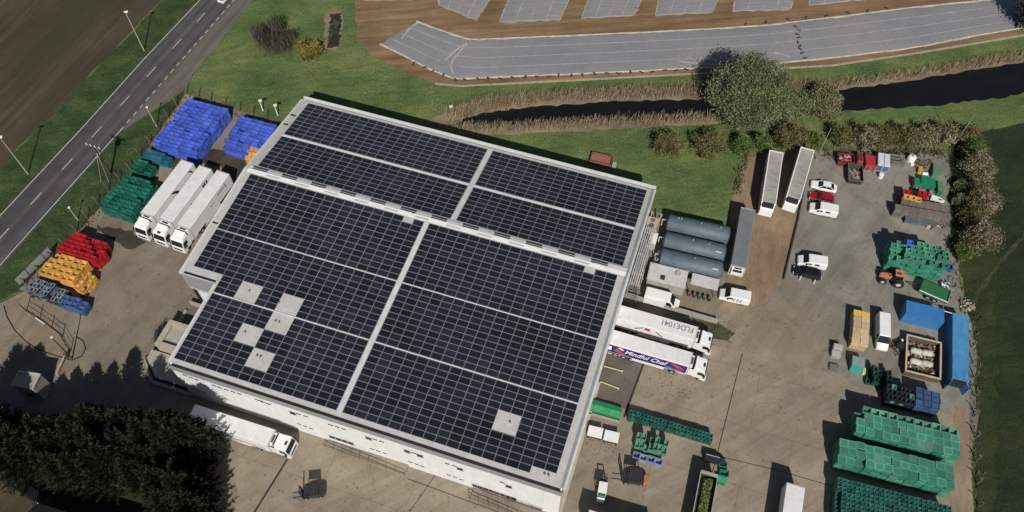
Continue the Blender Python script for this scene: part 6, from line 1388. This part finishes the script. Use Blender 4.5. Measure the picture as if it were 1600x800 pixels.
OLV2 = [leafmat('hedge_green', (.085, .095, .042)), leafmat('hedge_buff', (.25, .205, .13)), leafmat('hedge_olive', (.15, .13, .07)), leafmat('hedge_pale', (.33, .28, .19))]
DRK = [leafmat('leaf_blue_dark', (0.035, 0.045, 0.052)), leafmat('leaf_dark', (0.044, 0.056, 0.038)), leafmat('leaf_slate', (0.061, 0.070, 0.079))]
tree('big rounded grey green willow standing in the ditch', at(1161, 180), (7.2, 6.4, 6.3), .2, WIL, 640, 90, .21, 11, 'willow_tree', clump=.11, bias=.78, tr=.4)
tree('low grey green willow scrub against the right side of the big willow', at(1228, 177), (4.6, 3.4, 2.6), .0, WIL, 170, 70, .2, 12, 'willow_shrub', 'shrub', clump=.18, tr=.2)
tree('low brownish willow scrub at the edge of the dark water', at(1283, 170), (4.2, 3.2, 2.2), .0, [WIL[0], OLV[1], WIL[1]], 150, 70, .2, 13, 'willow_shrub', 'shrub', clump=.18, tr=.2)
tree('yellow leaved bush beside the bare weeping tree', at(487, 92), (2.6, 2.3, 2.1), .4, YEL, 70, 40, .2, 14, 'bush', 'bush', clump=.2)
tree('dark blue green tree cut by the top right corner', at(1612, 42), (5.0, 4.5, 4.8), .5, DRK, 160, 60, .28, 15, clump=.15, tr=.3)
for i, (x, y, r, h, ms, lab) in enumerate(((1041, 240, 3.0, 2.3, OLV, 'olive leaved bush on the lawn, first of the row behind the tanks'), (1104, 240, 3.3, 2.5, OLV, 'olive brown bush on the lawn, second of the row behind the tanks'), (1157, 238, 2.0, 1.7, GRN, 'fresh green bush on the lawn between brown bushes'), (1186, 236, 1.9, 1.8, GRN, 'small green bush close to the end of the first grimy trailer'), (1228, 228, 3.2, 2.4, OLV, 'brown bush behind the gap between the two grimy trailers'), (1266, 230, 1.9, 1.6, GRN, 'green bush at the hedge end of the tilted trailer'))):
    tree(lab, at(x, y), (r, r * .9, h), .3, ms, 90, 40, .2, 30 + i, 'bush', 'bush', clump=.17)
for i, (x, y, r, h, ms) in enumerate(((1308, 222, 2.6, 2.0, OLV), (1345, 228, 3.0, 2.4, OLV2), (1376, 226, 2.6, 2.0, OLV), (1408, 226, 3.0, 2.2, OLV), (1440, 224, 2.6, 2.0, OLV2), (1468, 224, 2.8, 2.3, OLV2), (1502, 222, 2.6, 2.2, OLV), (1512, 246, 2.6, 2.2, GRN), (1518, 276, 3.6, 2.8, OLV2), (1520, 308, 3.2, 2.5, OLV2), (1526, 330, 3.3, 2.6, OLV2), (1512, 350, 2.6, 2.2, OLV), (1522, 385, 3.6, 2.8, OLV2), (1500, 400, 2.0, 1.6, GRN), (1496, 322, 1.6, 1.0, WIL), (1498, 296, 1.5, 1.0, WIL), (1502, 262, 1.5, 1.0, WIL))):
    lab = ('hedgerow bush behind the gravel yard, ' if y < 235 else 'hedgerow bush beside the field margin, ') + ('olive and dense', 'buff and twiggy, palest near the red skips', 'brown tipped behind the red skips', 'olive behind the steel racking', 'buff and twiggy above the white tank', 'buff and twiggy above the brush heap', 'olive at the corner by the pale pole', 'green at the corner below the pole', 'large pale crown level with the green bins', 'pale crown level with the stillages', 'pale crown above the tall green stack', 'olive and small above the tall green stack', 'large pale crown nearest the tractor', 'green and low beside the tall green stack', 'green and low beside the blue stillages', 'green and low beside the dinghy', 'green and low behind the pale green skip')[i]
    r *= .86; tree(lab, at(x, y), (r, r * .9, h), .2, ms, 70, 42, .18, 60 + i, 'hedge_bush', 'bush', 'hedgerow bushes', clump=.17, bark=M_bare)
tree('soft dark scrub filling a pit on the meadow by the yellow bush', at(521, 52), (.9, 3.4, .7), .0, DRK[1:] + [OLV[2]], 60, 40, .16, 91, 'pit_scrub', 'shrub', tr=.05).rotation_euler[2] = R(-12)
# ivy-dark shrubs by the porch
tree('dark clipped shrub row beside the cream porch', hall_at(-10.0, 8.0), (.9, 2.0, .8), .0, DRK, 40, 30, .14, 90, 'porch_shrub', 'shrub', tr=.06).rotation_euler[2] = YB
# bare weeping tree
rn = random.Random(21); t = thing('weeping_tree', 'bare dark weeping tree on the meadow by the road', 'tree', at(430, 84), 0)
m = MB(); m.tube((0, 0, 0), (.1, 0, 3.6), .32, .2, 10); m.build('trunk', M_bare, t); m = MB(); m2 = MB()
for i in range(22):
    a = i * 6.28 / 22 + rn.uniform(-.2, .2); R_ = rn.uniform(2.2, 5.6); top = Vector((math.cos(a) * R_ * .55, math.sin(a) * R_ * .55, rn.uniform(5.2, 7.4))); tip = Vector((math.cos(a) * R_, math.sin(a) * R_, top.z - rn.uniform(.4, 1.5)))
    m.tube((.1, 0, rn.uniform(2.6, 3.6)), top, .11, .06, 5); m.tube(top, tip, .06, .03, 5)
    for q in range(46):
        f = rn.random(); p = top.lerp(tip, f) + Vector((rn.gauss(0, .45), rn.gauss(0, .45), rn.gauss(0, .3))); w = .032
        e = p + Vector((rn.gauss(0, .35) + math.cos(a) * .3, rn.gauss(0, .35) + math.sin(a) * .3, -rn.uniform(1.2, 3.6)))
        if e.z < .3: e.z = .3
        m2.tube(p, e, w, .012, 3, 0 if rn.random() < .8 else 1, False)
m.build('branches', M_bare, t); m2.build('hanging_twigs', [M_bare, M_barep], t)
# conifers
CON = [leafmat('conifer_dark', (.013, .018, .010)), leafmat('conifer_mid', (.021, .028, .014)), leafmat('conifer_light', (.036, .042, .02))]
def conifer_mb(h, r, seed):
    rn = random.Random(seed); mb = MB()
    for i in range(360):
        f = (i + .5) / 360; z = .4 + (h - .6) * f ** .85; a = rn.uniform(0, 6.28); L = r * (1 - f) ** .92 * rn.uniform(.7, 1.2) + .22
        d = Vector((math.cos(a), math.sin(a), rn.uniform(.05, .4) + .5 * f)); sd = Vector((-d.y, d.x, 0)); p0 = Vector((0, 0, z)); mi = rn.randrange(3)
        n = max(4, int(L * 4.0))
        for q in range(n):
            u = (q + 1) / n
            if u < .3: continue
            p = p0 + d * (L * u) + Vector((0, 0, .12 * L * u * u))
            for s in (-1, 1):
                w = (.36 * (1.1 - u) + .12) * rn.uniform(.7, 1.2); e = p + sd * (s * w) + d * rn.uniform(.2, .6) + Vector((0, 0, rn.uniform(-.2, .22)))
                th = Vector((rn.gauss(0, .06), rn.gauss(0, .06), .10)); mb.add([p - th * .4, p + d * .16 + th, e + th * .3, e - d * .16 - th * .3], [(0, 1, 2, 3)], mi if rn.random() < .75 else rn.randrange(3))
    for q in range(110):
        a = rn.uniform(0, 6.28); f = rn.uniform(0, 2.2); p = Vector((rn.gauss(0, .05 + f * .09), rn.gauss(0, .05 + f * .09), h + .5 - f)); e = p + Vector((math.cos(a) * .2, math.sin(a) * .2, .5)); w = Vector((-math.sin(a), math.cos(a), 0)) * .07
        mb.add([p - w, p + w, e + w * .2, e - w * .2], [(0, 1, 2, 3)], rn.randrange(3))
    return mb
conif = [(conifer_mb(12.9, 3.2, s), s) for s in (1, 2, 3)]
CM = [mb.mesh('crown', CON) for mb, s in conif]; TM = MB().tube((0, 0, 0), (0, 0, 9), .3, .08, 8).mesh('trunk', [M_bark])
rn = random.Random(99)
spots = [(-91 + i * 1.95, 46.8 - i * .13) for i in range(24)] + [(-89 + i * 2.1, 44.2 - i * .16) for i in range(21)] + [(-82 + i * 2.6, 41.8 - i * .2) for i in range(12)] + [(-46.4, 41.4), (-45.4, 38.8), (-44.8, 36.2), (-44.2, 33.4), (-43.8, 30.6), (-48.6, 39.8), (-47.8, 36.8), (-47.0, 33.6), (-50.6, 38.6), (-50.0, 35.4), (-46.6, 30.4)]
for i, (x, y) in enumerate(spots):
    t = thing('conifer', 'dark conifer in the dense belt at the foot of the yard', 'tree', (x + rn.uniform(-.8, .8), y + rn.uniform(-.9, .9), 0), rn.uniform(0, 6.28), 'conifers of the dark belt')
    s = rn.uniform(.74, 1.12) * (.9 if y < 43 and x < -48 else 1.0) * (1.04 if x > -62 else 1); t.scale = (s * rn.uniform(.95, 1.1), s, s)
    instance('crown', CM[i % 3], (0, 0, 0), parent=t); instance('trunk', TM, (0, 0, 0), parent=t)
# weeds along the fences: uncountable
rn = random.Random(55); m = MB()
def tufts(pts, wid, n, hh, mi):
    Q = P(*pts)
    for _ in range(n):
        i = rn.randrange(len(Q) - 1); p = Q[i].lerp(Q[i + 1], rn.random()) + Vector((rn.gauss(0, wid), rn.gauss(0, wid), 0)); a = rn.uniform(0, 6.28); h_ = hh * rn.uniform(.4, 1.3)
        e = Vector((math.cos(a), math.sin(a), 0)) * rn.uniform(.06, .16); tip = p + Vector((rn.gauss(0, .2), rn.gauss(0, .2), h_)); m.add([p - e, p + e, tip + e * .4, tip - e * .4], [(0, 1, 2, 3)], rn.choice(mi))
tufts([(205, 285), (230, 243), (290, 152)],   .5, 250, .4, (0, 1)); tufts([(45, 452), (104, 392), (170, 305)], .5, 300, .4, (0, 1)); tufts([(296, 152), (370, 180), (440, 200)], .4, 300, .4, (1, 2))
tufts([(1522, 480), (1522, 650), (1528, 800)], .4, 260, .35, (0, 2)); tufts([(1285, 243), (1400, 238), (1470, 240)], .5, 700, .5, (0, 2)); tufts([(1486, 250), (1492, 330), (1490, 430), (1512, 500)], .7, 250, .4, (0, 2)); tufts([(1150, 300), (1166, 242)], .4, 250, .6, (1, 2)); tufts([(1100, 505), (1140, 525)], 1.0, 160, .14, (1, 2))
tag(m.build('weeds', [leafmat('weed_green', (.035, .055, .018)), leafmat('weed_olive', (.075, .075, .03)), leafmat('weed_buff', (.16, .125, .075))]), 'rough weeds growing along the fences', 'weeds', kind='stuff')
